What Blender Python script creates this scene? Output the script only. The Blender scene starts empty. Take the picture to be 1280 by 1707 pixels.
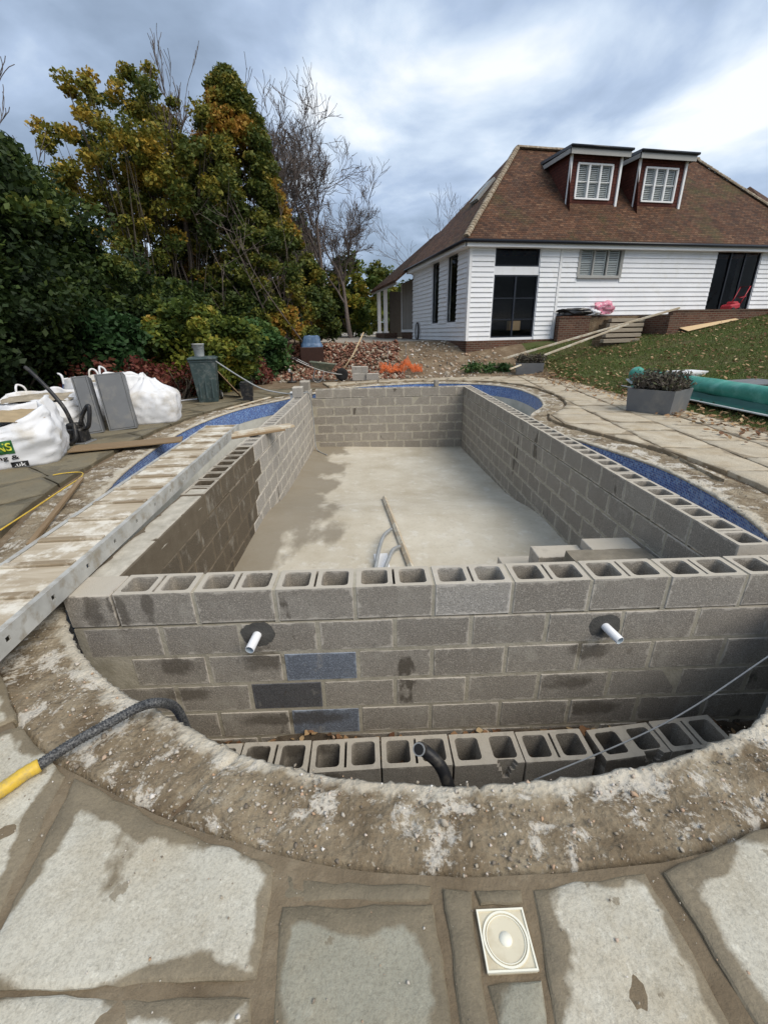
import bpy, bmesh, math, random
import numpy as np
from mathutils import Vector, Matrix, Euler, noise as mnoise
from mathutils.geometry import tessellate_polygon, delaunay_2d_cdt

# ------------------------------------------------------------------ camera, sky, sun, exposure
sc = bpy.context.scene
COL = sc.collection
FPX, PITCH, ROLL, YAW, CAMH = 724.24, math.radians(22.532), math.radians(1.185), math.radians(1.251), 1.438
_f = Vector((math.sin(YAW)*math.cos(PITCH), math.cos(YAW)*math.cos(PITCH), -math.sin(PITCH)))
_r = Vector((math.cos(YAW), -math.sin(YAW), 0))
_d = _f.cross(_r)
if _d.z > 0: _d = -_d
CR = _r*math.cos(ROLL) + _d*math.sin(ROLL)
CD = -_r*math.sin(ROLL) + _d*math.cos(ROLL)
CAMP = Vector((0, 0, CAMH))
cam = bpy.data.cameras.new('camera'); camo = bpy.data.objects.new('camera', cam); COL.objects.link(camo)
cam.sensor_fit = 'HORIZONTAL'; cam.sensor_width = 36; cam.lens = FPX/1280*36
cam.clip_start = 0.05; cam.clip_end = 2000
camo.matrix_world = Matrix(((CR.x, -CD.x, -_f.x, 0), (CR.y, -CD.y, -_f.y, 0), (CR.z, -CD.z, -_f.z, CAMH), (0, 0, 0, 1)))
sc.camera = camo

SUN_AZ, SUN_EL = math.radians(128), math.radians(48)     # azimuth clockwise from +Y, behind and to the side of the camera
w = bpy.data.worlds.new('World'); sc.world = w; w.use_nodes = True
nt = w.node_tree; nt.nodes.clear()
def wn(t, **k):
    n = nt.nodes.new(t)
    for a, b in k.items(): setattr(n, a, b)
    return n
out = wn('ShaderNodeOutputWorld'); mixs = wn('ShaderNodeMixShader')
sky = wn('ShaderNodeTexSky', sky_type='NISHITA', sun_disc=False, sun_elevation=SUN_EL, sun_rotation=SUN_AZ)
bg1 = wn('ShaderNodeBackground'); bg1.inputs[1].default_value = 0.10
nt.links.new(sky.outputs[0], bg1.inputs[0])
bg2 = wn('ShaderNodeBackground'); bg2.inputs[1].default_value = 0.47
tc = wn('ShaderNodeTexCoord'); sep = wn('ShaderNodeSeparateXYZ'); nt.links.new(tc.outputs['Generated'], sep.inputs[0])
def wm(op, a, b=None):
    n = wn('ShaderNodeMath', operation=op)
    for i, v in enumerate((a, b)):
        if v is None: continue
        if isinstance(v, (int, float)): n.inputs[i].default_value = v
        else: nt.links.new(v, n.inputs[i])
    return n.outputs[0]
den = wm('ADD', wm('ABSOLUTE', sep.outputs[2]), 0.22)
cmb = wn('ShaderNodeCombineXYZ')
nt.links.new(wm('DIVIDE', sep.outputs[0], den), cmb.inputs[0]); nt.links.new(wm('DIVIDE', sep.outputs[1], den), cmb.inputs[1])
cmb.inputs[2].default_value = 15.9
n1 = wn('ShaderNodeTexNoise'); n1.inputs['Scale'].default_value = 1.6; n1.inputs['Detail'].default_value = 7; n1.inputs['Roughness'].default_value = .5
n1.inputs['Distortion'].default_value = .25
nt.links.new(cmb.outputs[0], n1.inputs['Vector'])
rp = wn('ShaderNodeValToRGB'); nt.links.new(n1.outputs[0], rp.inputs[0])
cr = rp.color_ramp; cr.elements[0].position = .34; cr.elements[0].color = (.25, .32, .43, 1)
cr.elements[1].position = .68; cr.elements[1].color = (.98, 1.02, 1.06, 1)
for p, c in ((.43, (.33, .42, .56, 1)), (.52, (.46, .57, .75, 1)), (.60, (.68, .79, .93, 1))):
    e = cr.elements.new(p); e.color = c
nt.links.new(rp.outputs[0], bg2.inputs[0])
mixs.inputs[0].default_value = .93
nt.links.new(bg1.outputs[0], mixs.inputs[1]); nt.links.new(bg2.outputs[0], mixs.inputs[2]); nt.links.new(mixs.outputs[0], out.inputs[0])

sl = bpy.data.lights.new('sun', 'SUN'); so = bpy.data.objects.new('sun', sl); COL.objects.link(so)
sl.energy = 1.4; sl.angle = math.radians(45); sl.color = (1.0, .92, .80)
sd = Vector((math.sin(SUN_AZ)*math.cos(SUN_EL), math.cos(SUN_AZ)*math.cos(SUN_EL), math.sin(SUN_EL)))
so.rotation_euler = sd.to_track_quat('Z', 'Y').to_euler()
so.location = sd*60
vs = sc.view_settings; vs.view_transform = 'Standard'; vs.look = 'None'; vs.gamma = 1; vs.use_curve_mapping = False
vs.exposure = 1.16
sc.cycles.use_denoising = True
sc.cycles.max_bounces = 6; sc.cycles.diffuse_bounces = 3; sc.cycles.glossy_bounces = 3; sc.cycles.transmission_bounces = 4; sc.cycles.transparent_max_bounces = 8

# ------------------------------------------------------------------ helpers
def ray(x, y): return CR*((x-640)/FPX) + CD*((y-853.5)/FPX) + _f
def gp(x, y, z=0.0):
    v = ray(x, y); return CAMP + v*((z-CAMH)/v.z)
def gd(x, y, d):
    v = ray(x, y); return CAMP + v*(d/math.hypot(v.x, v.y))
def gy(x, y, Y):
    v = ray(x, y); return CAMP + v*(Y/v.y)
def sstep(a, b, x):
    t = min(1, max(0, (x-a)/(b-a))); return t*t*(3-2*t)
def tag(o, label=None, cat=None, group=None, kind=None):
    if label: o['label'] = label
    if cat: o['category'] = cat
    if group: o['group'] = group
    if kind: o['kind'] = kind
    return o
def empty(name, label, cat, loc=(0, 0, 0), rz=0, group=None):
    o = bpy.data.objects.new(name, None); COL.objects.link(o); o.location = loc; o.rotation_euler = (0, 0, rz)
    o.empty_display_size = .1
    return tag(o, label, cat, group)
def link(name, me, parent=None, loc=None, rot=None, scale=None):
    o = bpy.data.objects.new(name, me); COL.objects.link(o); o.parent = parent
    if loc is not None: o.location = loc
    if rot is not None: o.rotation_euler = rot
    if scale is not None: o.scale = scale
    return o
def copy_tree(o, parent=None):
    c = o.copy(); COL.objects.link(c); c.parent = parent
    for ch in list(o.children): copy_tree(ch, c)
    return c
class MB:
    def __init__(s): s.v = []; s.f = []; s.mi = []; s.cur = 0
    def add(s, v, f):
        n = len(s.v); s.v += [tuple(p) for p in v]; s.f += [tuple(i+n for i in q) for q in f]; s.mi += [s.cur]*len(f); return s
    def box(s, c, d, R=None, ch=0.0):
        x, y, z = d[0]/2, d[1]/2, d[2]/2
        if ch <= 0:
            V = [(i*x, j*y, k*z) for i in (-1, 1) for j in (-1, 1) for k in (-1, 1)]
            F = [(0, 1, 3, 2), (4, 6, 7, 5), (0, 4, 5, 1), (2, 3, 7, 6), (0, 2, 6, 4), (1, 5, 7, 3)]
        else:
            V = []; F = []
            bm = bmesh.new(); bmesh.ops.create_cube(bm, size=1)
            for q in bm.verts: q.co = Vector((q.co.x*2*x, q.co.y*2*y, q.co.z*2*z))
            bmesh.ops.bevel(bm, geom=bm.edges[:], offset=ch, segments=1, profile=.5, affect='EDGES')
            bm.verts.index_update()
            V = [q.co.copy() for q in bm.verts]; F = [[q.index for q in g.verts] for g in bm.faces]; bm.free()
        c = Vector(c)
        V = [c + (R @ Vector(p) if R is not None else Vector(p)) for p in V]
        return s.add(V, F)
    def tube(s, pts, r, seg=8, cap=True):
        pts = [Vector(p) for p in pts]; n = len(pts)
        rs = list(r) if hasattr(r, '__len__') else [r]*n
        V = []; F = []; prev = None
        for i, p in enumerate(pts):
            t = (pts[min(i+1, n-1)] - pts[max(i-1, 0)])
            if t.length < 1e-9: t = Vector((0, 0, 1))
            t.normalize()
            if prev is None:
                a = t.cross(Vector((0, 0, 1)))
                if a.length < .1: a = t.cross(Vector((1, 0, 0)))
            else: a = prev - t*prev.dot(t)
            a.normalize(); b = t.cross(a); prev = a
            for k in range(seg):
                th = 2*math.pi*k/seg; V.append(p + (a*math.cos(th) + b*math.sin(th))*rs[i])
        for i in range(n-1):
            for k in range(seg):
                k2 = (k+1) % seg; F.append((i*seg+k, i*seg+k2, (i+1)*seg+k2, (i+1)*seg+k))
        if cap: F.append(tuple(range(seg))[::-1]); F.append(tuple((n-1)*seg+k for k in range(seg)))
        return s.add(V, F)
    def prism(s, poly, z0, z1, holes=(), M=None):
        loops = [list(poly)] + [list(h) for h in holes]
        tri = tessellate_polygon([[Vector((p[0], p[1], 0)) for p in l] for l in loops])
        flat = [p for l in loops for p in l]; n = len(flat)
        V = [Vector((p[0], p[1], z0)) for p in flat] + [Vector((p[0], p[1], z1)) for p in flat]
        F = []
        for t in tri:
            a, b, c = [flat[i] for i in t]
            ccw = (b[0]-a[0])*(c[1]-a[1])-(b[1]-a[1])*(c[0]-a[0]) > 0
            t = tuple(t) if ccw else tuple(t)[::-1]
            F.append(tuple(i+n for i in t)); F.append(t[::-1])
        o = 0
        for li, l in enumerate(loops):
            m = len(l); ar = sum(l[i][0]*l[(i+1) % m][1]-l[(i+1) % m][0]*l[i][1] for i in range(m))
            fl = (ar > 0) == (li == 0)
            for i in range(m):
                j = (i+1) % m; q = (o+i, o+j, o+j+n, o+i+n); F.append(q if fl else q[::-1])
            o += m
        if M is not None: V = [M @ p for p in V]
        return s.add(V, F)
    def lathe(s, prof, seg=16, c=(0, 0, 0), M=None):
        V = []; F = []; n = len(prof)
        for r, z in prof:
            for k in range(seg):
                th = 2*math.pi*k/seg; p = Vector((r*math.cos(th), r*math.sin(th), z))
                V.append((M @ p if M is not None else p) + Vector(c))
        for i in range(n-1):
            for k in range(seg):
                k2 = (k+1) % seg; F.append((i*seg+k, i*seg+k2, (i+1)*seg+k2, (i+1)*seg+k))
        F.append(tuple(range(seg))[::-1]); F.append(tuple((n-1)*seg+k for k in range(seg)))
        return s.add(V, F)
    def mesh(s, name, mats, smooth=False):
        me = bpy.data.meshes.new(name); me.from_pydata(s.v, [], s.f)
        for m in (mats if isinstance(mats, (list, tuple)) else [mats]): me.materials.append(m)
        if any(s.mi): me.polygons.foreach_set('material_index', s.mi)
        if smooth: me.polygons.foreach_set('use_smooth', [True]*len(me.polygons))
        me.update(); return me
    def build(s, name, mats, parent=None, smooth=False, loc=None, rot=None):
        return link(name, s.mesh(name, mats, smooth), parent, loc, rot)
def np_mesh(name, V, Q, mat, attrs=None, smooth=False):
    V = np.asarray(V, np.float32); Q = np.asarray(Q, np.int32); k = Q.shape[1]
    me = bpy.data.meshes.new(name)
    me.vertices.add(len(V)); me.vertices.foreach_set('co', V.ravel())
    me.loops.add(Q.size); me.loops.foreach_set('vertex_index', Q.ravel())
    me.polygons.add(len(Q)); me.polygons.foreach_set('loop_start', np.arange(0, Q.size, k, dtype=np.int32))
    me.polygons.foreach_set('loop_total', np.full(len(Q), k, np.int32))
    if smooth: me.polygons.foreach_set('use_smooth', np.ones(len(Q), bool))
    for an, (dom, arr) in (attrs or {}).items():
        a = me.attributes.new(an, 'FLOAT', dom); a.data.foreach_set('value', np.asarray(arr, np.float32).ravel())
    me.materials.append(mat); me.update(calc_edges=True); me.validate(); return me
def catmull(P, n, closed=True):
    P = np.array(P, float); out = []; m = len(P)
    for i in range(m if closed else m-1):
        p0, p1, p2, p3 = (P[(i-1) % m], P[i], P[(i+1) % m], P[(i+2) % m]) if closed else (P[max(i-1, 0)], P[i], P[i+1], P[min(i+2, m-1)])
        for t in np.linspace(0, 1, n, endpoint=False):
            out.append(.5*((2*p1)+(-p0+p2)*t+(2*p0-5*p1+4*p2-p3)*t*t+(-p0+3*p1-3*p2+p3)*t**3))
    if not closed: out.append(P[-1])
    return np.array(out)
def curve3(P, n=8): return [Vector(p) for p in catmull(P, n, False)]
def inside(pt, poly):
    x, y = pt[0], pt[1]; c = False; n = len(poly); j = n-1
    for i in range(n):
        xi, yi = poly[i][0], poly[i][1]; xj, yj = poly[j][0], poly[j][1]
        if (yi > y) != (yj > y) and x < (xj-xi)*(y-yi)/(yj-yi)+xi: c = not c
        j = i
    return c
def inside_np(X, Y, poly):
    c = np.zeros(X.shape, bool); n = len(poly); j = n-1
    for i in range(n):
        xi, yi = poly[i][0], poly[i][1]; xj, yj = poly[j][0], poly[j][1]
        if yi != yj: c ^= ((yi > Y) != (yj > Y)) & (X < (xj-xi)*(Y-yi)/(yj-yi)+xi)
        j = i
    return c
def edge_dist(X, Y, poly):
    d = np.full(X.shape, 1e9); n = len(poly)
    for i in range(n):
        ax, ay = poly[i][0], poly[i][1]; bx, by = poly[(i+1) % n][0], poly[(i+1) % n][1]
        L = (bx-ax)**2+(by-ay)**2+1e-12; t = np.clip(((X-ax)*(bx-ax)+(Y-ay)*(by-ay))/L, 0, 1)
        d = np.minimum(d, np.hypot(X-ax-t*(bx-ax), Y-ay-t*(by-ay)))
    return d
def cdt(outer, holes=(), pts=()):
    """triangles of a polygon with holes, with extra inner points"""
    V = []; E = []
    for l in [outer]+list(holes):
        n = len(V); m = len(l); V += [Vector((p[0], p[1])) for p in l]; E += [(n+i, n+(i+1) % m) for i in range(m)]
    V += [Vector((p[0], p[1])) for p in pts]
    r = delaunay_2d_cdt(V, E, [], 0, 1e-5)
    vo, fo = r[0], r[2]
    C = np.array([[sum(vo[i].x for i in f)/3, sum(vo[i].y for i in f)/3] for f in fo])
    ok = inside_np(C[:, 0], C[:, 1], outer)
    for h in holes: ok &= ~inside_np(C[:, 0], C[:, 1], h)
    F = []
    for f, k in zip(fo, ok):
        if not k: continue
        a, b, c = [vo[i] for i in f]
        F.append(tuple(f) if (b.x-a.x)*(c.y-a.y)-(b.y-a.y)*(c.x-a.x) > 0 else tuple(f)[::-1])
    return [(v.x, v.y) for v in vo], F
def clip_convex(subj, win):
    """Sutherland-Hodgman: subj clipped by the convex counter-clockwise window"""
    o = [tuple(p) for p in subj]
    for i in range(len(win)):
        a, b = win[i], win[(i+1) % len(win)]; inp = o; o = []
        if not inp: return []
        side = lambda p: (b[0]-a[0])*(p[1]-a[1])-(b[1]-a[1])*(p[0]-a[0])
        for k in range(len(inp)):
            p, q = inp[k-1], inp[k]; sp, sq = side(p), side(q)
            if (sp >= 0) != (sq >= 0):
                t = sp/(sp-sq); o.append((p[0]+t*(q[0]-p[0]), p[1]+t*(q[1]-p[1])))
            if sq >= 0: o.append(q)
    return o
def nz(x, y, z=0, s=1.0): return mnoise.noise(Vector((x*s, y*s, z*s)))
def fbm(x, y, z=0, s=1.0, o=4): return mnoise.fractal(Vector((x*s, y*s, z*s)), .9, 2.0, o)

# ------------------------------------------------------------------ materials
class G:
    def __init__(s, name):
        s.m = bpy.data.materials.new(name); s.m.use_nodes = True; s.t = s.m.node_tree
        s.p = s.t.nodes['Principled BSDF']; s.o = s.t.nodes['Material Output']
        s.c = s.t.nodes.new('ShaderNodeTexCoord'); s.g = s.t.nodes.new('ShaderNodeNewGeometry')
    def n(s, t, **k):
        q = s.t.nodes.new(t)
        for a, b in k.items(): setattr(q, a, b)
        return q
    def put(s, sock, v):
        if v is None: return
        if isinstance(v, bpy.types.NodeSocket): s.t.links.new(v, sock)
        elif isinstance(v, (tuple, list)): sock.default_value = (*v, 1) if len(v) == 3 and sock.type == 'RGBA' else v
        else: sock.default_value = v
    def pos(s): return s.g.outputs['Position']
    def obj(s): return s.c.outputs['Object']
    def uv(s): return s.c.outputs['UV']
    def noise(s, scale=5, detail=4, rough=.55, vec=None, dist=0):
        q = s.n('ShaderNodeTexNoise'); s.put(q.inputs['Vector'], vec or s.pos())
        q.inputs['Scale'].default_value = scale; q.inputs['Detail'].default_value = detail; q.inputs['Roughness'].default_value = rough
        q.inputs['Distortion'].default_value = dist; return q.outputs[0]
    def vor(s, scale=5, vec=None, feature='F1', rnd=1, out=0):
        q = s.n('ShaderNodeTexVoronoi', feature=feature); s.put(q.inputs['Vector'], vec or s.pos())
        q.inputs['Scale'].default_value = scale; q.inputs['Randomness'].default_value = rnd; return q.outputs[out]
    def mapp(s, vec, scale=(1, 1, 1), rot=(0, 0, 0), loc=(0, 0, 0)):
        q = s.n('ShaderNodeMapping'); s.put(q.inputs[0], vec); q.inputs[1].default_value = loc; q.inputs[2].default_value = rot; q.inputs[3].default_value = scale
        return q.outputs[0]
    def ramp(s, f, stops, interp='LINEAR'):
        q = s.n('ShaderNodeValToRGB'); s.put(q.inputs[0], f); r = q.color_ramp; r.interpolation = interp
        while len(r.elements) < len(stops): r.elements.new(.5)
        for e, (p, c) in zip(r.elements, stops):
            e.position = p; e.color = (c, c, c, 1) if isinstance(c, (int, float)) else (*c, 1)
        return q.outputs[0]
    def mix(s, f, a, b, mode='MIX'):
        q = s.n('ShaderNodeMix', data_type='RGBA', blend_type=mode); s.put(q.inputs[0], f); s.put(q.inputs[6], a); s.put(q.inputs[7], b); return q.outputs[2]
    def ma(s, op, a, b=0.0, c=None):
        q = s.n('ShaderNodeMath', operation=op); s.put(q.inputs[0], a); s.put(q.inputs[1], b)
        if c is not None: s.put(q.inputs[2], c)
        return q.outputs[0]
    def attr(s, name):
        q = s.n('ShaderNodeAttribute', attribute_name=name); return q.outputs['Fac']
    def rnd(s): return s.n('ShaderNodeObjectInfo').outputs['Random']
    def sepx(s, v):
        q = s.n('ShaderNodeSeparateXYZ'); s.put(q.inputs[0], v); return q.outputs
    def out(s, col, rough=.8, bump=None, strength=.3, dist=.01, spec=.3, metal=0):
        s.put(s.p.inputs['Base Color'], col); s.put(s.p.inputs['Roughness'], rough); s.put(s.p.inputs['Specular IOR Level'], spec); s.put(s.p.inputs['Metallic'], metal)
        if bump is not None:
            b = s.n('ShaderNodeBump'); b.inputs['Strength'].default_value = strength; b.inputs['Distance'].default_value = dist
            s.put(b.inputs['Height'], bump); s.t.links.new(b.outputs[0], s.p.inputs['Normal'])
        return s.m
def simple(name, col, rough=.6, var=.25, scale=8, bump=.15, spec=.3, metal=0, dirt=None, dscale=6):
    g = G(name); c2 = tuple(x*(1-var) for x in col)
    c = g.mix(g.ramp(g.noise(scale, 5), [(.3, 0), (.7, 1)]), c2, col)
    if dirt: c = g.mix(g.ramp(g.noise(dscale, 6, .65), [(.5, 0), (.66, .8)]), c, dirt)
    return g.out(c, rough, g.noise(scale*6, 3) if bump else None, bump or 0, .006, spec, metal)
M = {}
STAINS = [(-1.60, .0, .05, .10), (-1.46, .01, .05, .11), (-1.29, .04, .028, .09), (-1.22, -.40, .10, .06), (-.70, -.37, .11, .08), (1.29, -.38, .11, .06), (1.17, -.63, .14, .05), (1.36, -.86, .18, .05), (-.55, -.85, .3, .05), (-1.2, -.62, .14, .05)]
def damp(g):
    """water marks on the outer face of the front wall, each with its own place and ragged outline"""
    p = g.sepx(g.pos()); m = None; nn = g.ma('MULTIPLY', g.ma('SUBTRACT', g.noise(9, 6, .68), .5), 2.4)
    for X, Z, rx, rz in STAINS:
        d = g.ma('ADD', g.ma('POWER', g.ma('DIVIDE', g.ma('SUBTRACT', p[0], X), rx), 2), g.ma('POWER', g.ma('DIVIDE', g.ma('SUBTRACT', p[2], Z), rz), 2))
        m = d if m is None else g.ma('MINIMUM', m, d)
    return g.ma('MULTIPLY', g.ramp(g.ma('ADD', g.ma('MULTIPLY', m, .5), nn), [(.25, .62), (.85, 0)]), g.ma('LESS_THAN', p[1], 2.14))
def blockmat(name, cols, wet=0, tint=None, rough=.9):
    g = G(name)
    base = g.mix(g.rnd(), cols[0], cols[1])
    base = g.mix(g.ramp(g.noise(3.0, 5, .6), [(.3, 0), (.7, .7)]), base, cols[2])
    sp = g.ramp(g.noise(150, 2, .7), [(.36, 0), (.5, .5), (.64, 1)])
    base = g.mix(.55, base, g.mix(sp, tuple(c*.55 for c in cols[0]), tuple(min(1, c*1.5) for c in cols[0])), 'MULTIPLY') if False else g.mix(g.ma('MULTIPLY', g.ramp(g.noise(150, 3, .8), [(.49, 0), (.60, 1)]), .62), base, tuple(c*.45 for c in cols[0]))
    base = g.mix(g.ma('MULTIPLY', g.ramp(g.noise(130, 2, .7, g.mapp(g.pos(), loc=(3, 1, 7))), [(.55, 0), (.64, 1)]), .55), base, tuple(min(1, c*1.9) for c in cols[0]))
    base = g.mix(g.ma('MULTIPLY', g.ramp(g.noise(7, 6, .7, g.mapp(g.pos(), (1, 1, .6), loc=(5, 5, 5))), [(.56, 0), (.7, 1)]), .5), base, (.42, .39, .33))
    stain = g.ramp(g.noise(1.7, 5, .6, g.mapp(g.pos(), (1.4, 1.4, .55), loc=(2.2, 0, .7))), [(.635, 0), (.66, .75)])
    stain = g.ma('MAXIMUM', stain, damp(g)) if wet == 0 else stain
    base = g.mix(stain, base, (.062, .05, .037))
    rr = g.mix(stain, (rough,)*3, (.55,)*3)
    o3 = g.sepx(g.obj()); ex = g.ma('MAXIMUM', g.ma('DIVIDE', g.ma('ABSOLUTE', o3[0]), .212), g.ma('ADD', g.ma('DIVIDE', g.ma('ABSOLUTE', o3[2]), .2), .5))
    sm = g.ramp(g.ma('ADD', ex, g.ma('MULTIPLY', g.ma('SUBTRACT', g.noise(13, 6, .7), .5), .42)), [(.95, 0), (1.06, .8)])
    base = g.mix(sm, base, tuple(min(1, c*1.45) for c in cols[1]))
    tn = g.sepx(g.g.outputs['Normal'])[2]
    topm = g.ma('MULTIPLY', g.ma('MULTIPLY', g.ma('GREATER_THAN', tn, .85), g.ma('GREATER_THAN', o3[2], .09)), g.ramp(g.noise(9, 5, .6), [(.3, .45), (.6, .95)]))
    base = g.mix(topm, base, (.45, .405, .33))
    h = g.ma('ADD', g.noise(120, 3, .7), g.ma('MULTIPLY', g.noise(14, 4), .8))
    return g.out(base, rr, h, .55, .006, .25)
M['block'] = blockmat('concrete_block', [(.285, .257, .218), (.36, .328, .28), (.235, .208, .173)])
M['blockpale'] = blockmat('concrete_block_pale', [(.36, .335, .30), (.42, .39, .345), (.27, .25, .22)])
M['blockwet'] = blockmat('concrete_block_wet', [(.105, .085, .06), (.125, .10, .07), (.085, .068, .05)], rough=.6)
M['blockblue'] = blockmat('concrete_block_blue', [(.17, .19, .225), (.20, .225, .265), (.13, .145, .175)])
M['blockdark'] = blockmat('concrete_block_dark', [(.07, .07, .075), (.09, .09, .095), (.13, .125, .12)])
def mortarmat(name, a, b):
    g = G(name); c = g.mix(g.ramp(g.noise(9, 5, .65), [(.3, 0), (.7, 1)]), a, b)
    if name == 'mortar': c = g.mix(damp(g), c, (.10, .08, .055))
    return g.out(c, .9, g.noise(70, 4, .7), .6, .008, .2)
M['mortar'] = mortarmat('mortar', (.31, .28, .215), (.47, .43, .345))
M['mortarpale'] = mortarmat('mortar_pale', (.34, .31, .25), (.55, .51, .43))
M['mortarwet'] = mortarmat('mortar_wet', (.12, .095, .066), (.155, .128, .092))
M['mortardark'] = mortarmat('mortar_patch_dark', (.075, .072, .066), (.115, .11, .10))
# screed floor with wet patches
g = G('screed'); c = g.mix(g.ramp(g.noise(1.3, 6, .65), [(.3, 0), (.68, 1)]), (.43, .375, .28), (.58, .535, .44))
c = g.mix(g.ma('MULTIPLY', g.ramp(g.noise(5, 6, .7), [(.54, 0), (.68, 1)]), .5), c, (.66, .64, .585))
c = g.mix(g.ma('MULTIPLY', g.ramp(g.noise(22, 4, .7), [(.56, 0), (.75, 1)]), .4), c, (.25, .22, .17))
px = g.sepx(g.pos())
lm = g.ma('SUBTRACT', -.05, g.ma('MULTIPLY', g.ma('ADD', px[0], .35), 1.25))          # damp along the foot of one wall
wetm = g.ramp(g.ma('ADD', g.ma('MULTIPLY', lm, .32), g.noise(.95, 5, .55, g.mapp(g.pos(), (1.6, .8, 1), loc=(1.3, 2.6, 0)))), [(.60, 0), (.69, .75)])
c = g.mix(wetm, c, (.20, .165, .115))
M['screed'] = g.out(c, g.mix(wetm, (.8,)*3, (.45,)*3), g.noise(40, 5, .7), .25, .006, .3)
# coping bed : dried mud, lime and grit
g = G('coping_bed'); n = g.noise(3.2, 7, .68)
c = g.ramp(n, [(.30, (.10, .073, .046)), (.44, (.19, .145, .092)), (.56, (.285, .23, .155)), (.70, (.42, .36, .265))])
wh = g.ramp(g.noise(4.2, 8, .76, g.mapp(g.pos(), loc=(4, 7, 0)), .4), [(.525, 0), (.575, .9)])
c = g.mix(wh, c, (.60, .555, .475)); c = g.mix(g.ma('MULTIPLY', g.ramp(g.noise(60, 3, .7), [(.55, 0), (.7, 1)]), .55), c, (.075, .058, .042))
c = g.mix(g.ma('MULTIPLY', g.ramp(g.noise(44, 3, .7, g.mapp(g.pos(), loc=(9, 2, 0))), [(.60, 0), (.7, 1)]), .7), c, (.55, .50, .42))
lip = g.attr('lip'); c = g.mix(g.ma('MULTIPLY', g.ramp(g.ma('ADD', lip, g.ma('MULTIPLY', g.ma('SUBTRACT', g.noise(9, 4, .6), .5), .7)), [(.78, 0), (.90, 1)]), .7), c, (.60, .545, .44))
M['coping'] = g.out(c, .92, g.ma('ADD', g.noise(30, 6, .75), g.ma('MULTIPLY', g.vor(55), .5)), .9, .014, .2)
# paving slabs: pale riven stone, damp along its edges
def slabmat(name, dry, dry2, wetc, damp, stain=(.40, .33, .22), loc=(0, 0, 0), bias=0.0):
    g = G(name); P = g.mapp(g.pos(), loc=loc)
    c = g.mix(g.ramp(g.noise(4, 7, .7, P), [(.28, 0), (.7, 1)]), dry2, dry)
    c = g.mix(g.ma('MULTIPLY', g.ramp(g.noise(2.3, 5, .65, g.mapp(P, loc=(7, 3, 0))), [(.47, 0), (.68, 1)]), .6), c, stain)
    c = g.mix(g.ma('MULTIPLY', g.rnd(), .35), c, dry2)
    c = g.mix(g.ma('MULTIPLY', g.ramp(g.noise(48, 4, .75, P), [(.56, 0), (.7, 1)]), .38), c, tuple(x*.45 for x in dry2))
    c = g.mix(g.ma('MULTIPLY', g.ramp(g.noise(30, 4, .75, g.mapp(P, loc=(1, 8, 0))), [(.56, 0), (.7, 1)]), .4), c, tuple(min(1, x*1.25) for x in dry))
    sm = g.ramp(g.noise(8.5, 5, .62, g.mapp(P, loc=(2, 9, 0)), .3), [(.645, 0), (.665, .85)])
    nn = g.ma('MULTIPLY', g.ma('SUBTRACT', g.noise(2.3, 6, .55, g.mapp(P, loc=(11, 4, 0)), .2), .5), 1.0)
    wet = g.ramp(g.ma('ADD', g.ma('ADD', g.ma('MULTIPLY', g.ma('MINIMUM', g.attr('edge'), .07), 3.0), nn), -damp+.5), [(.49, 1), (.535, 0)])
    wet = g.ma('MAXIMUM', wet, g.ma('MULTIPLY', sm, .9))
    wcol = g.mix(g.ramp(g.noise(6, 5, .7, P), [(.3, 0), (.7, 1)]), tuple(x*.75 for x in wetc), tuple(x*1.2 for x in wetc))
    wcol = g.mix(g.ma('MULTIPLY', g.ramp(g.noise(40, 4, .75, P), [(.55, 0), (.7, 1)]), .3), wcol, tuple(min(1, x*1.6) for x in wetc))
    c = g.mix(g.ma('MULTIPLY', wet, .93), c, wcol)
    h = g.ma('ADD', g.ma('MULTIPLY', g.noise(9, 7, .55, P), .7), g.ma('MULTIPLY', g.noise(75, 5, .75, P), .6))
    c = g.mix(g.ma('MULTIPLY', g.ramp(g.noise(110, 4, .85, P), [(.42, 1), (.52, 0)]), .5), c, g.mix(.5, c, (.1, .08, .055)))
    return g.out(c, g.mix(wet, (.85,)*3, (.5,)*3), h, .65, .012, .3)
M['slab'] = slabmat('riven_stone', (.66, .635, .545), (.45, .415, .33), (.205, .165, .105), .075)
M['slabmid'] = slabmat('riven_stone_dull', (.36, .345, .275), (.27, .255, .195), (.19, .155, .10), .06, loc=(5, 2, 0))
M['slabright'] = slabmat('riven_stone_buff', (.60, .53, .405), (.42, .355, .26), (.27, .21, .135), .05, (.36, .26, .14))
M['slableft'] = slabmat('riven_stone_wet', (.225, .195, .13), (.165, .142, .095), (.12, .102, .066), .10, (.22, .16, .08))
g = G('dirt'); c = g.ramp(g.noise(2.2, 8, .7), [(.28, (.10, .068, .042)), (.5, (.18, .128, .08)), (.72, (.30, .24, .165))])
c = g.mix(g.ma('MULTIPLY', g.ramp(g.noise(25, 5, .7), [(.55, 0), (.72, 1)]), .6), c, (.40, .345, .26))
M['dirt'] = g.out(c, .95, g.noise(18, 7, .75), .8, .03, .15)
g = G('joint_dirt'); c = g.ramp(g.noise(4, 7, .7), [(.3, (.12, .088, .054)), (.55, (.20, .155, .10)), (.75, (.31, .255, .175))]); M['joint'] = g.out(c, .8, g.noise(35, 6, .75), .8, .012, .25)
g = G('trench_dirt'); c = g.ramp(g.noise(5, 8, .7), [(.3, (.055, .042, .03)), (.52, (.12, .092, .064)), (.72, (.24, .20, .15))])
M['trench'] = g.out(c, .95, g.noise(30, 7, .75), .9, .03, .15)
g = G('lawn_soil'); c = g.mix(g.ramp(g.noise(1.2, 6, .65), [(.38, 0), (.62, 1)]), (.105, .085, .045), (.07, .098, .03))
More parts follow.
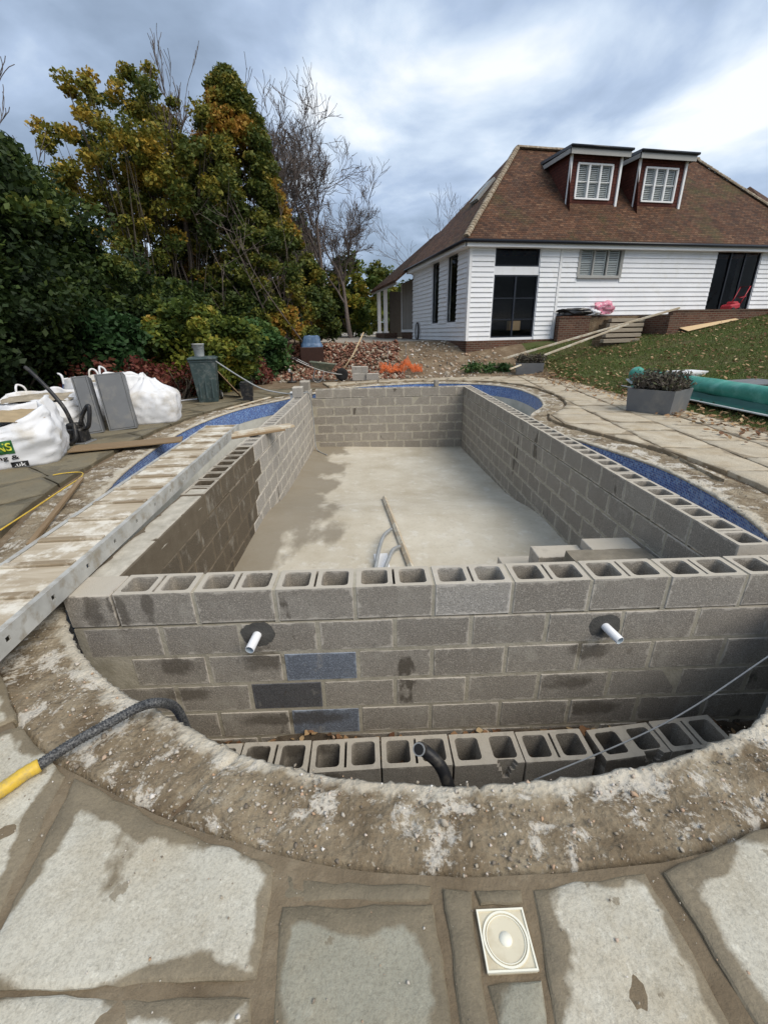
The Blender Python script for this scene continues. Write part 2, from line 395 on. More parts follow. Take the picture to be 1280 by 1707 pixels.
M['lawn'] = g.out(c, .95, g.noise(30, 6, .7), .8, .03, .1)
g = G('plaster_old'); c = g.mix(g.ramp(g.noise(2.2, 7, .7), [(.3, 0), (.7, 1)]), (.40, .395, .35), (.60, .595, .55))
c = g.mix(g.ma('MULTIPLY', g.ramp(g.noise(8, 6, .7), [(.58, 0), (.72, 1)]), .5), c, (.27, .24, .18))
M['plaster'] = g.out(c, .85, g.noise(30, 5, .7), .4, .008)
# blue glass mosaic, 25 mm tesserae (u = run along the band, v = height)
g = G('blue_mosaic'); q = g.n('ShaderNodeTexBrick'); q.offset = 0; q.squash = 1
g.put(q.inputs['Vector'], g.uv()); q.inputs['Scale'].default_value = 1; q.inputs['Mortar Size'].default_value = .0017; q.inputs['Mortar Smooth'].default_value = .1
q.inputs['Brick Width'].default_value = .025; q.inputs['Row Height'].default_value = .025; q.inputs['Bias'].default_value = 0
q.inputs['Color1'].default_value = (0, 0, 0, 1); q.inputs['Color2'].default_value = (1, 1, 1, 1); q.inputs['Mortar'].default_value = (.5, .5, .5, 1)
tilec = g.ramp(q.outputs['Color'], [(0, (.022, .07, .27)), (.4, (.045, .13, .42)), (.75, (.09, .21, .54)), (1, (.20, .36, .66))])
tilec = g.mix(g.ma('MULTIPLY', g.ramp(g.noise(3, 6, .7), [(.5, 0), (.75, 1)]), .35), tilec, (.30, .36, .46))
c = g.mix(q.outputs['Fac'], tilec, (.33, .37, .44))
M['mosaic'] = g.out(c, g.mix(q.outputs['Fac'], (.22,)*3, (.8,)*3), g.ma('SUBTRACT', 1, q.outputs['Fac']), .5, .002, .5)
# timber
def wood(name, a, b, scale=(3, 3, 40), dirt=None, rough=.75, vec='obj'):
    g = G(name); v = g.mapp(g.obj(), scale); c = g.mix(g.ramp(g.noise(1, 6, .6, v, 1.2), [(.3, 0), (.7, 1)]), a, b)
    c = g.mix(g.ma('MULTIPLY', g.rnd(), .3), c, tuple(x*.7 for x in a))
    if dirt: c = g.mix(g.ramp(g.noise(4, 7, .7, g.pos()), [(.48, 0), (.58, .85)]), c, dirt)
    return g.out(c, rough, g.noise(1, 6, .7, g.mapp(g.obj(), tuple(s*3 for s in scale))), .35, .006, .25)
M['plank'] = wood('scaffold_plank', (.42, .33, .22), (.60, .51, .38), (2, 40, 40), (.62, .58, .48))
M['plankbrown'] = wood('plank_brown', (.20, .135, .075), (.33, .235, .14), (2, 40, 40))
M['deck'] = wood('staging_deck', (.36, .29, .20), (.54, .47, .36), (18, 2, 18), (.72, .68, .59))
M['ply'] = wood('plywood', (.62, .44, .24), (.74, .56, .34), (2, 22, 22))
M['sleeper'] = wood('sleeper', (.26, .215, .16), (.42, .365, .285), (2, 30, 30))
M['handle'] = wood('handle_wood', (.45, .33, .19), (.60, .47, .30), (20, 20, 2))
M['greyboard'] = wood('weathered_board', (.21, .195, .175), (.33, .31, .285), (25, 25, 1.5))
M['rail'] = simple('painted_rail', (.52, .515, .48), .6, .35, 5, .2, .3, 0, (.26, .225, .17), 9)
M['white'] = simple('white_paint', (.80, .80, .80), .5, .06, 3, .06, .3)
M['weatherboard'] = simple('weatherboard_white', (.82, .83, .85), .55, .12, 1.5, .08, .3, 0, (.70, .70, .69), 3)
M['pvc'] = simple('white_pvc', (.80, .81, .83), .3, .06, 4, 0, .5)
M['pvcin'] = simple('pipe_inside', (.35, .42, .47), .5, .1, 4, 0)
M['black'] = simple('black_plastic', (.018, .018, .02), .45, .3, 10, .1, .4, 0, (.09, .08, .065), 14)
M['blackp'] = simple('black_paint', (.012, .014, .02), .35, .2, 6, 0, .4)
M['navy'] = simple('dark_frame', (.014, .018, .028), .35, .2, 6, 0, .45)
M['blackbag'] = simple('black_sack', (.012, .012, .013), .28, .2, 6, .1, .5)
g = G('corrugated_black'); c = g.mix(g.ramp(g.noise(140, 4, .7), [(.42, 0), (.66, 1)]), (.025, .026, .029), (.17, .17, .165)); M['hose'] = g.out(c, .5, None)
M['yellow'] = simple('yellow_hose', (.66, .44, .05), .5, .15, 12, .1, .4, 0, (.35, .27, .12), 25)
M['steel'] = simple('galvanised', (.38, .38, .37), .45, .3, 20, .1, .5, .6)
M['cable'] = simple('grey_cable', (.33, .34, .34), .5, .25, 20, .05)
M['bag'] = simple('woven_white', (.76, .765, .78), .6, .1, 4, .25, .3, 0, (.52, .48, .41), 3)
M['sand'] = simple('sand', (.44, .335, .20), .95, .3, 6, .6)
M['gritsand'] = simple('grit', (.42, .36, .27), .95, .4, 8, .7)
M['bluetrim'] = simple('blue_strap', (.10, .14, .30), .6, .2, 10, 0)
M['greenlabel'] = simple('green_print', (.03, .13, .04), .6, .1, 10, 0)
M['yellowprint'] = simple('yellow_print', (.60, .62, .06), .6, .1, 10, 0)
M['blackprint'] = simple('black_print', (.02, .02, .02), .6, .1, 10, 0)
M['greyplanter'] = simple('grey_planter', (.155, .16, .165), .55, .15, 5, .1, .35, 0, (.22, .21, .19), 3)
M['bin'] = simple('bin_plastic', (.055, .085, .085), .5, .35, 4, .1, .4, 0, (.16, .175, .165), 7)
M['tyre'] = simple('tyre', (.02, .02, .02), .85, .2, 10, .1)
M['rim'] = simple('rim', (.6, .6, .58), .5, .2, 10, .1)
M['barrow'] = simple('barrow_steel', (.13, .15, .11), .6, .3, 10, .1, .4, .2, (.27, .23, .17), 12)
M['tarp'] = simple('blue_tarp', (.085, .155, .27), .45, .3, 6, .1, .4, 0, (.16, .23, .33), 8)
M['hotbrown'] = simple('brown_cabinet', (.055, .025, .017), .6, .3, 10, .1)
M['net'] = simple('orange_net', (.80, .20, .06), .6, .2, 12, 0)
M['rollgreen'] = simple('green_cover', (.06, .31, .235), .45, .25, 5, .1, .4, 0, (.16, .42, .35), 3)
M['rollgreen2'] = simple('green_sheet', (.02, .115, .09), .5, .3, 5, .1, .4)
M['paleplastic'] = simple('pale_plastic', (.62, .64, .63), .5, .15, 6, .1, .3, 0, (.40, .39, .35), 6)
M['red'] = simple('red_plastic', (.42, .022, .035), .4, .2, 6, 0, .4)
M['pinkbag'] = simple('pink_bag', (.72, .24, .34), .5, .25, 14, .1, .3, 0, (.75, .74, .74), 16)
M['lid'] = simple('cream_plastic', (.66, .60, .45), .5, .1, 8, .08, .35, 0, (.48, .41, .28), 9)
M['lidpale'] = simple('cream_plastic_pale', (.82, .79, .66), .45, .06, 8, .05, .35)
M['terracotta'] = simple('terracotta', (.30, .10, .055), .8, .3, 6, .2)
M['card'] = simple('cardboard', (.40, .27, .15), .8, .1, 6, 0)
M['room'] = simple('dark_room', (.05, .045, .04), .9, .2, 6, 0)
M['concrete'] = simple('drive_concrete', (.42, .38, .32), .9, .3, 2, .4, .2, 0, (.27, .22, .16), 2)
M['stucco'] = simple('far_wall', (.40, .38, .34), .9, .2, 3, 0)
g = G('window_glass'); tr = g.n('ShaderNodeBsdfTransparent'); tr.inputs[0].default_value = (.86, .89, .88, 1)
gl = g.n('ShaderNodeBsdfGlossy'); gl.inputs['Roughness'].default_value = .02; fr = g.n('ShaderNodeFresnel'); fr.inputs[0].default_value = 1.5
mx = g.n('ShaderNodeMixShader'); g.t.links.new(g.ma('MULTIPLY', fr.outputs[0], .38), mx.inputs[0]); g.t.links.new(tr.outputs[0], mx.inputs[1]); g.t.links.new(gl.outputs[0], mx.inputs[2]); g.t.links.new(mx.outputs[0], g.o.inputs[0])
M['glass'] = g.m
def brickm(name, w, h, mortar, cols, mcol, off=.5, moss=None, ms=.006, bs=.5, bd=.01, rough=.85):
    g = G(name); q = g.n('ShaderNodeTexBrick'); q.offset = off; g.put(q.inputs['Vector'], g.uv()); q.inputs['Scale'].default_value = 1
    q.inputs['Brick Width'].default_value = w; q.inputs['Row Height'].default_value = h; q.inputs['Mortar Size'].default_value = mortar; q.inputs['Mortar Smooth'].default_value = .3; q.inputs['Bias'].default_value = 0
    q.inputs['Color1'].default_value = (0, 0, 0, 1); q.inputs['Color2'].default_value = (1, 1, 1, 1); q.inputs['Mortar'].default_value = (.5,)*3+(1,)
    c = g.ramp(q.outputs['Color'], [(i/(len(cols)-1), cc) for i, cc in enumerate(cols)])
    c = g.mix(g.ma('MULTIPLY', g.ramp(g.noise(1.1, 6, .65), [(.35, 0), (.65, 1)]), .5), c, tuple(x*.55 for x in cols[0]))
    if moss: c = g.mix(g.ma('MULTIPLY', g.ramp(g.noise(.55, 6, .7, g.mapp(g.pos(), loc=(3.2, 1, 0))), [(.54, 0), (.68, 1)]), .6), c, moss)
    c = g.mix(q.outputs['Fac'], c, mcol)
    v = g.sepx(g.uv())[1]; saw = g.ma('FRACT', g.ma('DIVIDE', v, h))
    hh = g.ma('ADD', g.ma('MULTIPLY', g.ma('SUBTRACT', 1, q.outputs['Fac']), 1.0), g.ma('MULTIPLY', saw, -1.0 if moss else 0))
    hh = g.ma('ADD', hh, g.ma('MULTIPLY', q.outputs['Color'], .5))
    return g.out(c, rough, hh, bs, bd, .2)
M['rooftile'] = brickm('clay_roof_tile', .165, .105, .006, [(.062, .033, .021), (.115, .053, .028), (.15, .075, .042), (.075, .044, .03), (.19, .105, .06)], (.035, .022, .016), .5, (.075, .078, .028), bs=1.0, bd=.03)
M['tilehung'] = brickm('hung_tile', .165, .105, .006, [(.10, .032, .025), (.135, .045, .032), (.085, .03, .025)], (.03, .014, .01), .5, None, bs=1, bd=.02)
M['brick'] = brickm('stock_brick', .225, .075, .011, [(.085, .035, .024), (.135, .055, .034), (.11, .062, .042), (.17, .085, .055)], (.15, .125, .095), .5, None)
M['ridge'] = simple('ridge_tile', (.30, .235, .165), .85, .4, 9, .2, .2, 0, (.42, .38, .30), 8)
def leafm(name, stops, trans=.25, rough=.6):
    g = G(name); c = g.ramp(g.attr('tint'), stops); g.out(c, rough, None, spec=.25)
    t = g.n('ShaderNodeBsdfTranslucent'); g.put(t.inputs[0], c); mx = g.n('ShaderNodeMixShader'); mx.inputs[0].default_value = trans
    g.t.links.new(g.p.outputs[0], mx.inputs[1]); g.t.links.new(t.outputs[0], mx.inputs[2]); g.t.links.new(mx.outputs[0], g.o.inputs[0]); return g.m
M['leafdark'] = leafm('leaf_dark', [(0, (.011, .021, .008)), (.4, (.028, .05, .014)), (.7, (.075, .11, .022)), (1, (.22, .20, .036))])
M['leafmix'] = leafm('leaf_autumn', [(0, (.03, .048, .014)), (.45, (.08, .108, .022)), (.75, (.21, .195, .03)), (1, (.38, .25, .036))])
M['leafivy'] = leafm('leaf_ivy', [(0, (.018, .034, .011)), (.4, (.062, .09, .019)), (.68, (.165, .165, .028)), (.88, (.29, .21, .032)), (1, (.35, .18, .032))])
M['leafyellow'] = leafm('leaf_yellow', [(0, (.03, .055, .014)), (.4, (.075, .115, .022)), (.75, (.21, .22, .03)), (1, (.42, .26, .045))])
M['leafgreen'] = leafm('leaf_green', [(0, (.022, .055, .018)), (.6, (.05, .11, .03)), (1, (.13, .19, .045))])
M['leafred'] = leafm('leaf_red', [(0, (.06, .02, .016)), (.5, (.15, .04, .03)), (1, (.22, .11, .06))])
M['leafdry'] = leafm('leaf_dry', [(0, (.07, .058, .045)), (.6, (.13, .11, .085)), (1, (.085, .095, .045))], .1)
M['leaflitter'] = leafm('leaf_litter', [(0, (.12, .055, .028)), (.5, (.26, .14, .07)), (.8, (.38, .25, .13)), (1, (.50, .38, .22))], .1, .8)
M['grass'] = leafm('grass_blade', [(0, (.075, .105, .026)), (.6, (.13, .175, .045)), (1, (.25, .25, .085))])
g = G('bark'); c = g.mix(g.ramp(g.noise(9, 6, .7), [(.3, 0), (.7, 1)]), (.05, .04, .03), (.135, .112, .085)); M['bark'] = g.out(c, .95, g.noise(30, 5, .7), .6, .01)
g = G('bark_pale'); c = g.mix(g.ramp(g.noise(9, 6, .7), [(.3, 0), (.7, 1)]), (.09, .07, .06), (.17, .14, .125)); M['barkpale'] = g.out(c, .95)
g = G('pebble'); M['pebble'] = g.out(g.ramp(g.attr('tint'), [(0, (.16, .13, .10)), (.4, (.36, .31, .24)), (.7, (.50, .46, .40)), (.85, (.42, .26, .15)), (1, (.72, .70, .66))]), .85, None)
g = G('rubble_brick'); M['rubble'] = g.out(g.ramp(g.attr('tint'), [(0, (.11, .05, .035)), (.4, (.22, .095, .06)), (.65, (.30, .165, .11)), (.8, (.30, .24, .17)), (1, (.46, .40, .32))]), .9, g.noise(40, 4), .4, .006)
rng = random.Random(7); nr = np.random.default_rng(7)
# ------------------------------------------------------------------ the pool's outline: inner rim and outer edge of the coping bed, in metres
RIM = [((.33, 1.00), (.34, .72)), ((.84, 1.03), (.87, .745)), ((1.26, 1.13), (1.32, .86)), ((1.54, 1.25), (1.70, 1.02)), ((2.1, 1.65), (2.36, 1.42)),
       ((2.6, 2.22), (2.98, 2.05)), ((2.90, 2.83), (3.35, 2.75)), ((3.06, 3.35), (3.55, 3.3)), ((3.15, 3.95), (3.63, 4.0)), ((3.16, 4.54), (3.63, 4.57)),
       ((3.06, 5.09), (3.55, 5.10)), ((2.90, 5.70), (3.38, 5.68)), ((2.74, 6.4), (3.12, 6.4)), ((2.68, 7.1), (2.97, 7.15)), ((2.80, 7.7), (3.07, 7.6)),
       ((3.03, 8.15), (3.33, 7.95)), ((3.38, 8.7), (3.75, 8.55)), ((3.58, 9.2), (4.0, 9.15)), ((3.8, 10.2), (4.2, 10.1)), ((3.81, 11.6), (4.2, 11.75)),
       ((3.42, 12.6), (3.7, 12.95)), ((2.63, 13.2), (2.8, 13.6)), ((1.51, 13.48), (1.5, 13.9)), ((.44, 13.25), (.3, 13.65)), ((-.52, 12.84), (-.7, 13.22)),
       ((-1.4, 11.8), (-1.72, 12.1)), ((-2.18, 10.51), (-2.52, 10.8)), ((-2.65, 9.69), (-3.0, 9.9)), ((-2.95, 8.7), (-3.32, 8.8)), ((-3.1, 7.6), (-3.48, 7.6)),
       ((-3.1, 6.6), (-3.5, 6.6)), ((-3.0, 5.6), (-3.42, 5.55)), ((-2.85, 4.7), (-3.3, 4.6)), ((-2.6, 3.8), (-3.08, 3.62)), ((-2.25, 2.95), (-2.7, 2.70)),
       ((-1.88, 2.25), (-2.22, 2.0)), ((-1.6, 1.88), (-1.86, 1.68)), ((-1.33, 1.63), (-1.58, 1.42)), ((-1.08, 1.45), (-1.31, 1.20)), ((-.81, 1.31), (-1.02, 1.06)),
       ((-.55, 1.17), (-.72, .93)), ((-.34, 1.095), (-.47, .845)), ((-.13, 1.045), (-.22, .775)), ((.1, 1.015), (.06, .735))]
NSEG = 24
RIN = catmull([a for a, b in RIM], NSEG); ROUT = catmull([b for a, b in RIM], NSEG)
RMID = RIN*.5+ROUT*.5
XL, XR, YF, YB, ZT, TH = -1.535, 2.344, 2.09, 11.357, .12, .215

HC = Vector((3.63, 17.63)); HA = math.radians(10.73); HU = Vector((math.cos(HA), math.sin(HA))); HW = Vector((-math.sin(HA), math.cos(HA)))
def terr(x, y):
    """height of the natural ground: flat round the pool, a bank up to the drive, a lawn rising to the house"""
    bank = 1.05*sstep(15.3, 20.0, y + .25*max(0, x-2))
    ex = 5.55 + .25*sstep(12, 16, y)
    lawn = (min(1.35, max(0, x-ex)*.135) + .5*sstep(11, 18.5, y))*sstep(4.6, 6.6, x)
    z = max(bank, lawn) + max(0, y-26)*.012
    z += .02*fbm(x, y, 0, .8) * sstep(0, .2, z)
    return z-.012
def gt(x, y):
    v = ray(x, y); t = 0.2
    for _ in range(4000):
        p = CAMP + v*t
        if p.z <= terr(p.x, p.y): break
        t += .02*max(.2, t*.1)
    return CAMP + v*t
# ---- ground sheet to the horizon, with the pool cut out
def axis(a, b, fa, fb, step):
    L = list(np.arange(fa, fb, step)); s = step
    v = fa
    while v > a: s *= 1.35; v -= s; L.insert(0, v)
    s = step; v = fb
    while v < b: L.append(v); s *= 1.35; v += s
    return L
GX = axis(-450, 450, -9, 22, .55); GY = axis(-60, 700, -1, 32, .55)
near = RMID[::6]
pts = []
for x in GX:
    for y in GY:
        pts.append((x+rng.uniform(-.04, .04), y+rng.uniform(-.04, .04)))
PX = np.array(pts); dn = edge_dist(PX[:, 0], PX[:, 1], near); PX = PX[(dn > .15)]
out4 = [(-460, -70), (470, -70), (470, 720), (-460, 720)]
V2, F2 = cdt(out4, [near], [tuple(p) for p in PX if not inside(p, near)])
mb = MB(); mb.add([(x, y, terr(x, y)) for x, y in V2], F2)
# lawn faces carry the lawn material, the drive its concrete
def gmat(x, y):
    ex = 5.55+.25*sstep(12, 16, y)+.12*nz(x, y, 0, 1.3)
    if x > ex and y < 60 and y < 17.6+.19*(x-3.6): return 1
    if y > 20.3 and -3 < x < 3.2 and y < 60: return 2
    if y > 45 or x > 24 or x < -14: return 1
    return 0
mb.mi = [gmat(sum(mb.v[i][0] for i in f)/3, sum(mb.v[i][1] for i in f)/3) for f in mb.f]
tag(mb.build('ground', [M['dirt'], M['lawn'], M['concrete']], None, True), 'bare brown earth, lawn bank and drive around the pool', None, None, 'structure')

# ---- old pool shell : plaster wall with a blue mosaic band under the rim
def band(z0, z1, off, mat, name, parent, keep=None):
    n = len(RIN); V = []; F = []; UV = []; s = 0
    nrm = RIN-ROUT; nrm /= np.linalg.norm(nrm, axis=1)[:, None]
    for i in range(n+1):
        p = RIN[i % n]+nrm[i % n]*off
        if i: s += np.linalg.norm(RIN[i % n]-RIN[i-1])
        V += [(p[0], p[1], z0), (p[0], p[1], z1)]; UV.append(s)
    for i in range(n):
        if keep is None or keep(RIN[i]): F.append((2*i, 2*i+1, 2*i+3, 2*i+2)[::-1])
    mb = MB(); mb.add(V, F); me = mb.mesh(name, mat)
    uv = me.uv_layers.new(name='UVMap')
    for p in me.polygons:
        for li in p.loop_indices:
            vi = me.loops[li].vertex_index; uv.data[li].uv = (UV[vi//2], V[vi][2])
    return link(name, me, parent)
shell = band(-1.7, -.27, -.012, M['plaster'], 'old_pool_shell', None); tag(shell, 'old white plastered pool wall below the mosaic band', None, None, 'structure')
band(-.30, -.016, -.006, M['mosaic'], 'mosaic_band', shell)
# floor of the trench between shell and new walls
hole = [(XL-.1, YF+.1), (XR+.1, YF+.1), (XR+.1, YB+.1), (XL-.1, YB+.1)]
rin = [tuple(p) for p in RIN[::4]]
pp = [(x+rng.uniform(-.02, .02), y+rng.uniform(-.02, .02)) for x in np.arange(-3.2, 4, .09) for y in np.arange(.9, 2.4, .07)]
pp += [(x, y) for x in np.arange(-3.2, 4, .4) for y in np.arange(2.6, 13.6, .4)]
ed = edge_dist(np.array(pp)[:, 0], np.array(pp)[:, 1], rin); pp = [p for p, e in zip(pp, ed) if e > .04 and inside(p, rin) and not inside(p, hole)]
def tz(x, y): return -1.03 + (.05*fbm(x, y, 0, 3)+.02*fbm(x, y, 2, 12) if y < 2.6 else .02*fbm(x, y, 0, 2)) + .45*sstep(3, 4, y)*sstep(1.5, 2.3, x)
V2, F2 = cdt(rin, [hole], pp)
mb = MB(); mb.add([(x, y, tz(x, y)) for x, y in V2], F2); mb.mi = [0 if sum(mb.v[i][1] for i in f)/3 < 2.6 else 1 for f in mb.f]
tag(mb.build('trench_floor', [M['trench'], M['plaster']], None, True), 'muddy floor of the trench around the new block walls', None, None, 'structure')
# screed floor of the new pool
def fz(x, y):
    a = -1.38+.22*sstep(11.3, 6.9, y) if False else -1.40 + .20*(1-min(1, max(0, (y-7.0)/4.3)))
    k = 7.1 + .55*(x/2.2)*0
    b = -.955
    t = sstep(7.3, 5.3, y-0) if False else sstep(0, 1, (7.35-y)/1.9)
    return a*(1-t)+b*t - .03*(x-.4) + .008*fbm(x, y, 0, .7)
V = []; F = []; xs = np.linspace(XL-.05, XR+.05, 40); ys = np.linspace(YF+.1, YB+.05, 96)
for y in ys:
    for x in xs: V.append((x, y, fz(x, y)))
for j in range(len(ys)-1):
    for i in range(len(xs)-1): a = j*len(xs)+i; F.append((a, a+1, a+1+len(xs), a+len(xs)))
tag(MB().add(V, F).build('pool_floor', M['screed'], None, True), 'pale screed floor of the new pool with damp patches', None, None, 'structure')

# ---- coping bed
n = len(RIN); V = []; F = []; LIP = []; K = 22
for i in range(n):
    for k in range(K):
        t = k/(K-1); p = RIN[i]*(1-t)+ROUT[i]*t*1.0
        e = .035*t
        x, y = p; h = .013*fbm(x, y, 0, 3.2)+.011*fbm(x, y, 3, 13, 4)+.004*nz(x, y, 0, 45)
        z = .004+h*sstep(0, .12, t)+.006*nz(x, y, 5, 20) - .028*sstep(.9, 1.0, t)
        z -= sum(.016*math.exp(-((x-gx_-.35*(t-.5)*gs_)/.009)**2) for gx_, gs_ in ((.34, .05), (.93, .25), (-.62, -.5)) if y < 1.4)
        if k == 0: z -= .012
        q = RIN[i] + (RIN[i]-ROUT[i])*((.02+abs(.05*nz(i*.06, 0, 0, 1.0)+.06*nz(i*.23, 3, 0, 1.0)+.035*nz(i*.6, 7, 0, 1.0)))*(1-t)**2)
        V.append((p[0]+(q[0]-RIN[i][0])*(1 if k < 4 else 0), p[1]+(q[1]-RIN[i][1])*(1 if k < 4 else 0), z)); LIP.append(1-t)
    p = RIN[i]; V.append((p[0], p[1], -.026)); LIP.append(1.0)
K1 = K+1
for i in range(n):
    j = (i+1) % n
    for k in range(K-1): F.append((i*K1+k, i*K1+k+1, j*K1+k+1, j*K1+k)[::-1])
    F.append((i*K1+K, i*K1, j*K1, j*K1+K)[::-1])
me = MB().add(V, F).mesh('coping_bed', M['coping'], True)
a = me.attributes.new('lip', 'FLOAT', 'POINT'); a.data.foreach_set('value', LIP)
cop = link('coping_bed', me); tag(cop, 'rough mortar and dirt bed around the pool rim where copings were lifted', None, None, 'structure')

# ---- paving
patio = tag(bpy.data.objects.new('patio', None), 'old riven stone patio around the pool', None, None, 'structure'); COL.objects.link(patio)
def slab(poly, mat, top=.035, th=.05, dense=.03, rag=.006, parent=patio, name='paving_slab', round_=.02, ch=.005, tilt=.004):
    """one riven slab: ragged outline, worn arris, uneven top; 'edge' holds the distance to its edge in metres"""
    P = []
    m = len(poly)
    for i in range(m):
        a = Vector(poly[i]).to_2d(); b = Vector(poly[(i+1) % m]).to_2d(); L = (b-a).length
        if L < .004: continue
        k = max(1, int(L/max(.02, dense*1.1)))
        for q in range(k):
            t = q/k; p = a.lerp(b, t); nn = Vector((-(b-a).y, (b-a).x)).normalized()
            P.append(p + nn*(rag*1.6*nz(p.x, p.y, 1.7, 9)+rag*.8*nz(p.x, p.y, 4, 34)))
    if len(P) < 3: return None
    A = sum(P[i].x*P[(i+1) % len(P)].y-P[(i+1) % len(P)].x*P[i].y for i in range(len(P)))/2
    if abs(A) < .004: return None
    if A < 0: P = P[::-1]
    # inset ring
    def inset(P, d):
        o = []; n = len(P)
        for i in range(n):
            t = (P[(i+1) % n]-P[i-1]); nn = Vector((-t.y, t.x)); nn = nn.normalized() if nn.length > 1e-9 else Vector((0, 0)); o.append(P[i]+nn*d)
        return o
    I = inset(P, ch)
    xs = [p.x for p in P]; ys = [p.y for p in P]
    gx, gy_ = np.meshgrid(np.arange(min(xs), max(xs), dense), np.arange(min(ys), max(ys), dense)); gx = gx.ravel(); gy_ = gy_.ravel()
    It = [(p.x, p.y) for p in I]
    ok = inside_np(gx, gy_, It) & (edge_dist(gx, gy_, It) > dense*.5)
    V2, F2 = cdt(It, [], list(zip(gx[ok]+nr.uniform(-.2, .2, ok.sum())*dense, gy_[ok]+nr.uniform(-.2, .2, ok.sum())*dense)))
    tx, ty = rng.uniform(-tilt, tilt), rng.uniform(-tilt, tilt); cx, cy = sum(xs)/len(xs), sum(ys)/len(ys); dz = rng.uniform(-.004, .004)
    tops = lambda x, y: top+dz+tx*(x-cx)+ty*(y-cy)+.005*fbm(x, y, 0, 4)+.0022*fbm(x, y, 2, 18)
    V = [(x, y, tops(x, y)) for x, y in V2]; F = list(F2); ni = len(It)
    o = len(V)
    V += [(p.x, p.y, tops(p.x, p.y)-ch*.9) for p in P] + [(p.x, p.y, top-th) for p in P]
    for i in range(ni):
        j = (i+1) % ni
        F.append((o+i, o+j, j, i)); F.append((o+ni+i, o+ni+j, o+j, o+i))
    mb = MB(); mb.add([(v[0]-cx, v[1]-cy, v[2]) for v in V], F); me = mb.mesh('paving_slab', mat, False)
    v = np.array(V); e = edge_dist(v[:, 0], v[:, 1], [(p.x, p.y) for p in P]); at = me.attributes.new('edge', 'FLOAT', 'POINT'); at.data.foreach_set('value', e.astype(np.float32))
    me.polygons.foreach_set('use_smooth', [i < len(F2) for i in range(len(F))])
    return link(name, me, parent, (cx, cy, 0))
def spx(pl, mat, **k): return slab([gp(x, y, .035).to_2d() for x, y in pl], mat, **k)
# slabs at the camera's feet
spx([(124, 1300), (190, 1330), (262, 1372), (345, 1404), (420, 1431), (455, 1446), (444, 1540), (428, 1632), (200, 1645), (-60, 1650), (4, 1548)], M['slab'])
spx([(418, 1662), (430, 1900), (-120, 1960), (-65, 1668), (200, 1662)], M['slab'])
spx([(-60, 1250), (-10, 1226), (32, 1212), (70, 1252), (108, 1294), (-14, 1546), (-90, 1600)], M['slab'])
spx([(-70, 1120), (-6, 1112), (14, 1160), (26, 1198), (-10, 1212), (-70, 1240)], M['slab'])
spx([(478, 1458), (560, 1466), (640, 1472), (716, 1476), (716, 1500), (600, 1502), (472, 1503)], M['slabmid'])
spx([(470, 1512), (600, 1511), (722, 1508), (733, 1560), (752, 1707), (765, 1900), (440, 1900), (452, 1707)], M['slabmid'])
spx([(738, 1484), (786, 1488), (794, 1560), (806, 1640), (818, 1707), (836, 1900), (782, 1900), (768, 1707), (752, 1590)], M['slabmid'])
spx([(791, 1484), (868, 1481), (872, 1504), (797, 1509)], M['slabmid'])
spx([(812, 1640), (902, 1634), (914, 1707), (930, 1900), (846, 1900), (826, 1707)], M['slabmid'])
spx([(888, 1482), (960, 1473), (1076, 1455), (1132, 1550), (1218, 1707), (1300, 1860), (950, 1900), (926, 1707), (905, 1590)], M['slab'])
spx([(1104, 1454), (1134, 1440), (1200, 1411), (1290, 1376), (1420, 1330), (1600, 1800), (1340, 1860), (1256, 1707), (1170, 1560)], M['slab'])
def gen_slabs(region, ang, org, wr, hr, mat, top=.035, gap=.018, dense=.12, seed=1, skip=None, mats=None):
    r = random.Random(seed); ca, sa = math.cos(ang), math.sin(ang)
    loc = [((p[0]-org[0])*ca+(p[1]-org[1])*sa, -(p[0]-org[0])*sa+(p[1]-org[1])*ca) for p in region]
    x0, x1 = min(p[0] for p in loc), max(p[0] for p in loc); y0, y1 = min(p[1] for p in loc), max(p[1] for p in loc)
    y = y0-r.uniform(0, .3)
    while y < y1:
        h = r.uniform(*hr); x = x0-r.uniform(0, .5)
        while x < x1:
            wd = r.uniform(*wr)
            win = [(x+gap/2, y+gap/2), (x+wd-gap/2, y+gap/2), (x+wd-gap/2, y+h-gap/2), (x+gap/2, y+h-gap/2)]
            q = clip_convex(loc, win)
            if len(q) >= 3:
                W = [(org[0]+p[0]*ca-p[1]*sa, org[1]+p[0]*sa+p[1]*ca) for p in q]
                c = (sum(p[0] for p in W)/len(W), sum(p[1] for p in W)/len(W))
                if not (skip and skip(*c)): slab(W, (mats or mat) if not callable(mats) else mats(*c), top, .05, dense, .008)
            x += wd
        y += h
def rng_out(y0, y1, side, off=.03):
    o = []
    for a, b in zip(RIN, ROUT):
        if (b[0]-.4)*side > 0 and y0 <= b[1] <= y1:
            d = (b-a)/np.linalg.norm(b-a); o.append(tuple(b+d*off))
    return o[::5]
ro = rng_out(1.4, 13.0, 1)            # runs from the near side away
reg = ro + [(3.75, 13.3), (4.6, 14.6), (5.6, 15.0), (5.75, 13.0), (5.6, 11), (5.62, 9), (5.6, 7), (5.5, 5.5), (5.45, 1.4)]
gen_slabs(reg, math.radians(83), (3.7, 7.4), (.55, 1.05), (.45, .78), M['slabright'], seed=3)
lo = rng_out(3.2, 12.6, -1)
reg = [(-5.9, 3.2), (-5.9, 12.2), (-2.3, 12.8)] + lo
lo2 = sorted(lo, key=lambda p: p[1])
reg = [(-6.2, 2.4), (-2.7, 2.4)] + [p for p in lo2 if p[1] > 2.5] + [(-2.2, 12.6), (-6.2, 11.8)]
gen_slabs(reg, math.radians(52), (-3.7, 5.0), (.8, 1.3), (.6, .95), M['slableft'], seed=5, gap=.02)
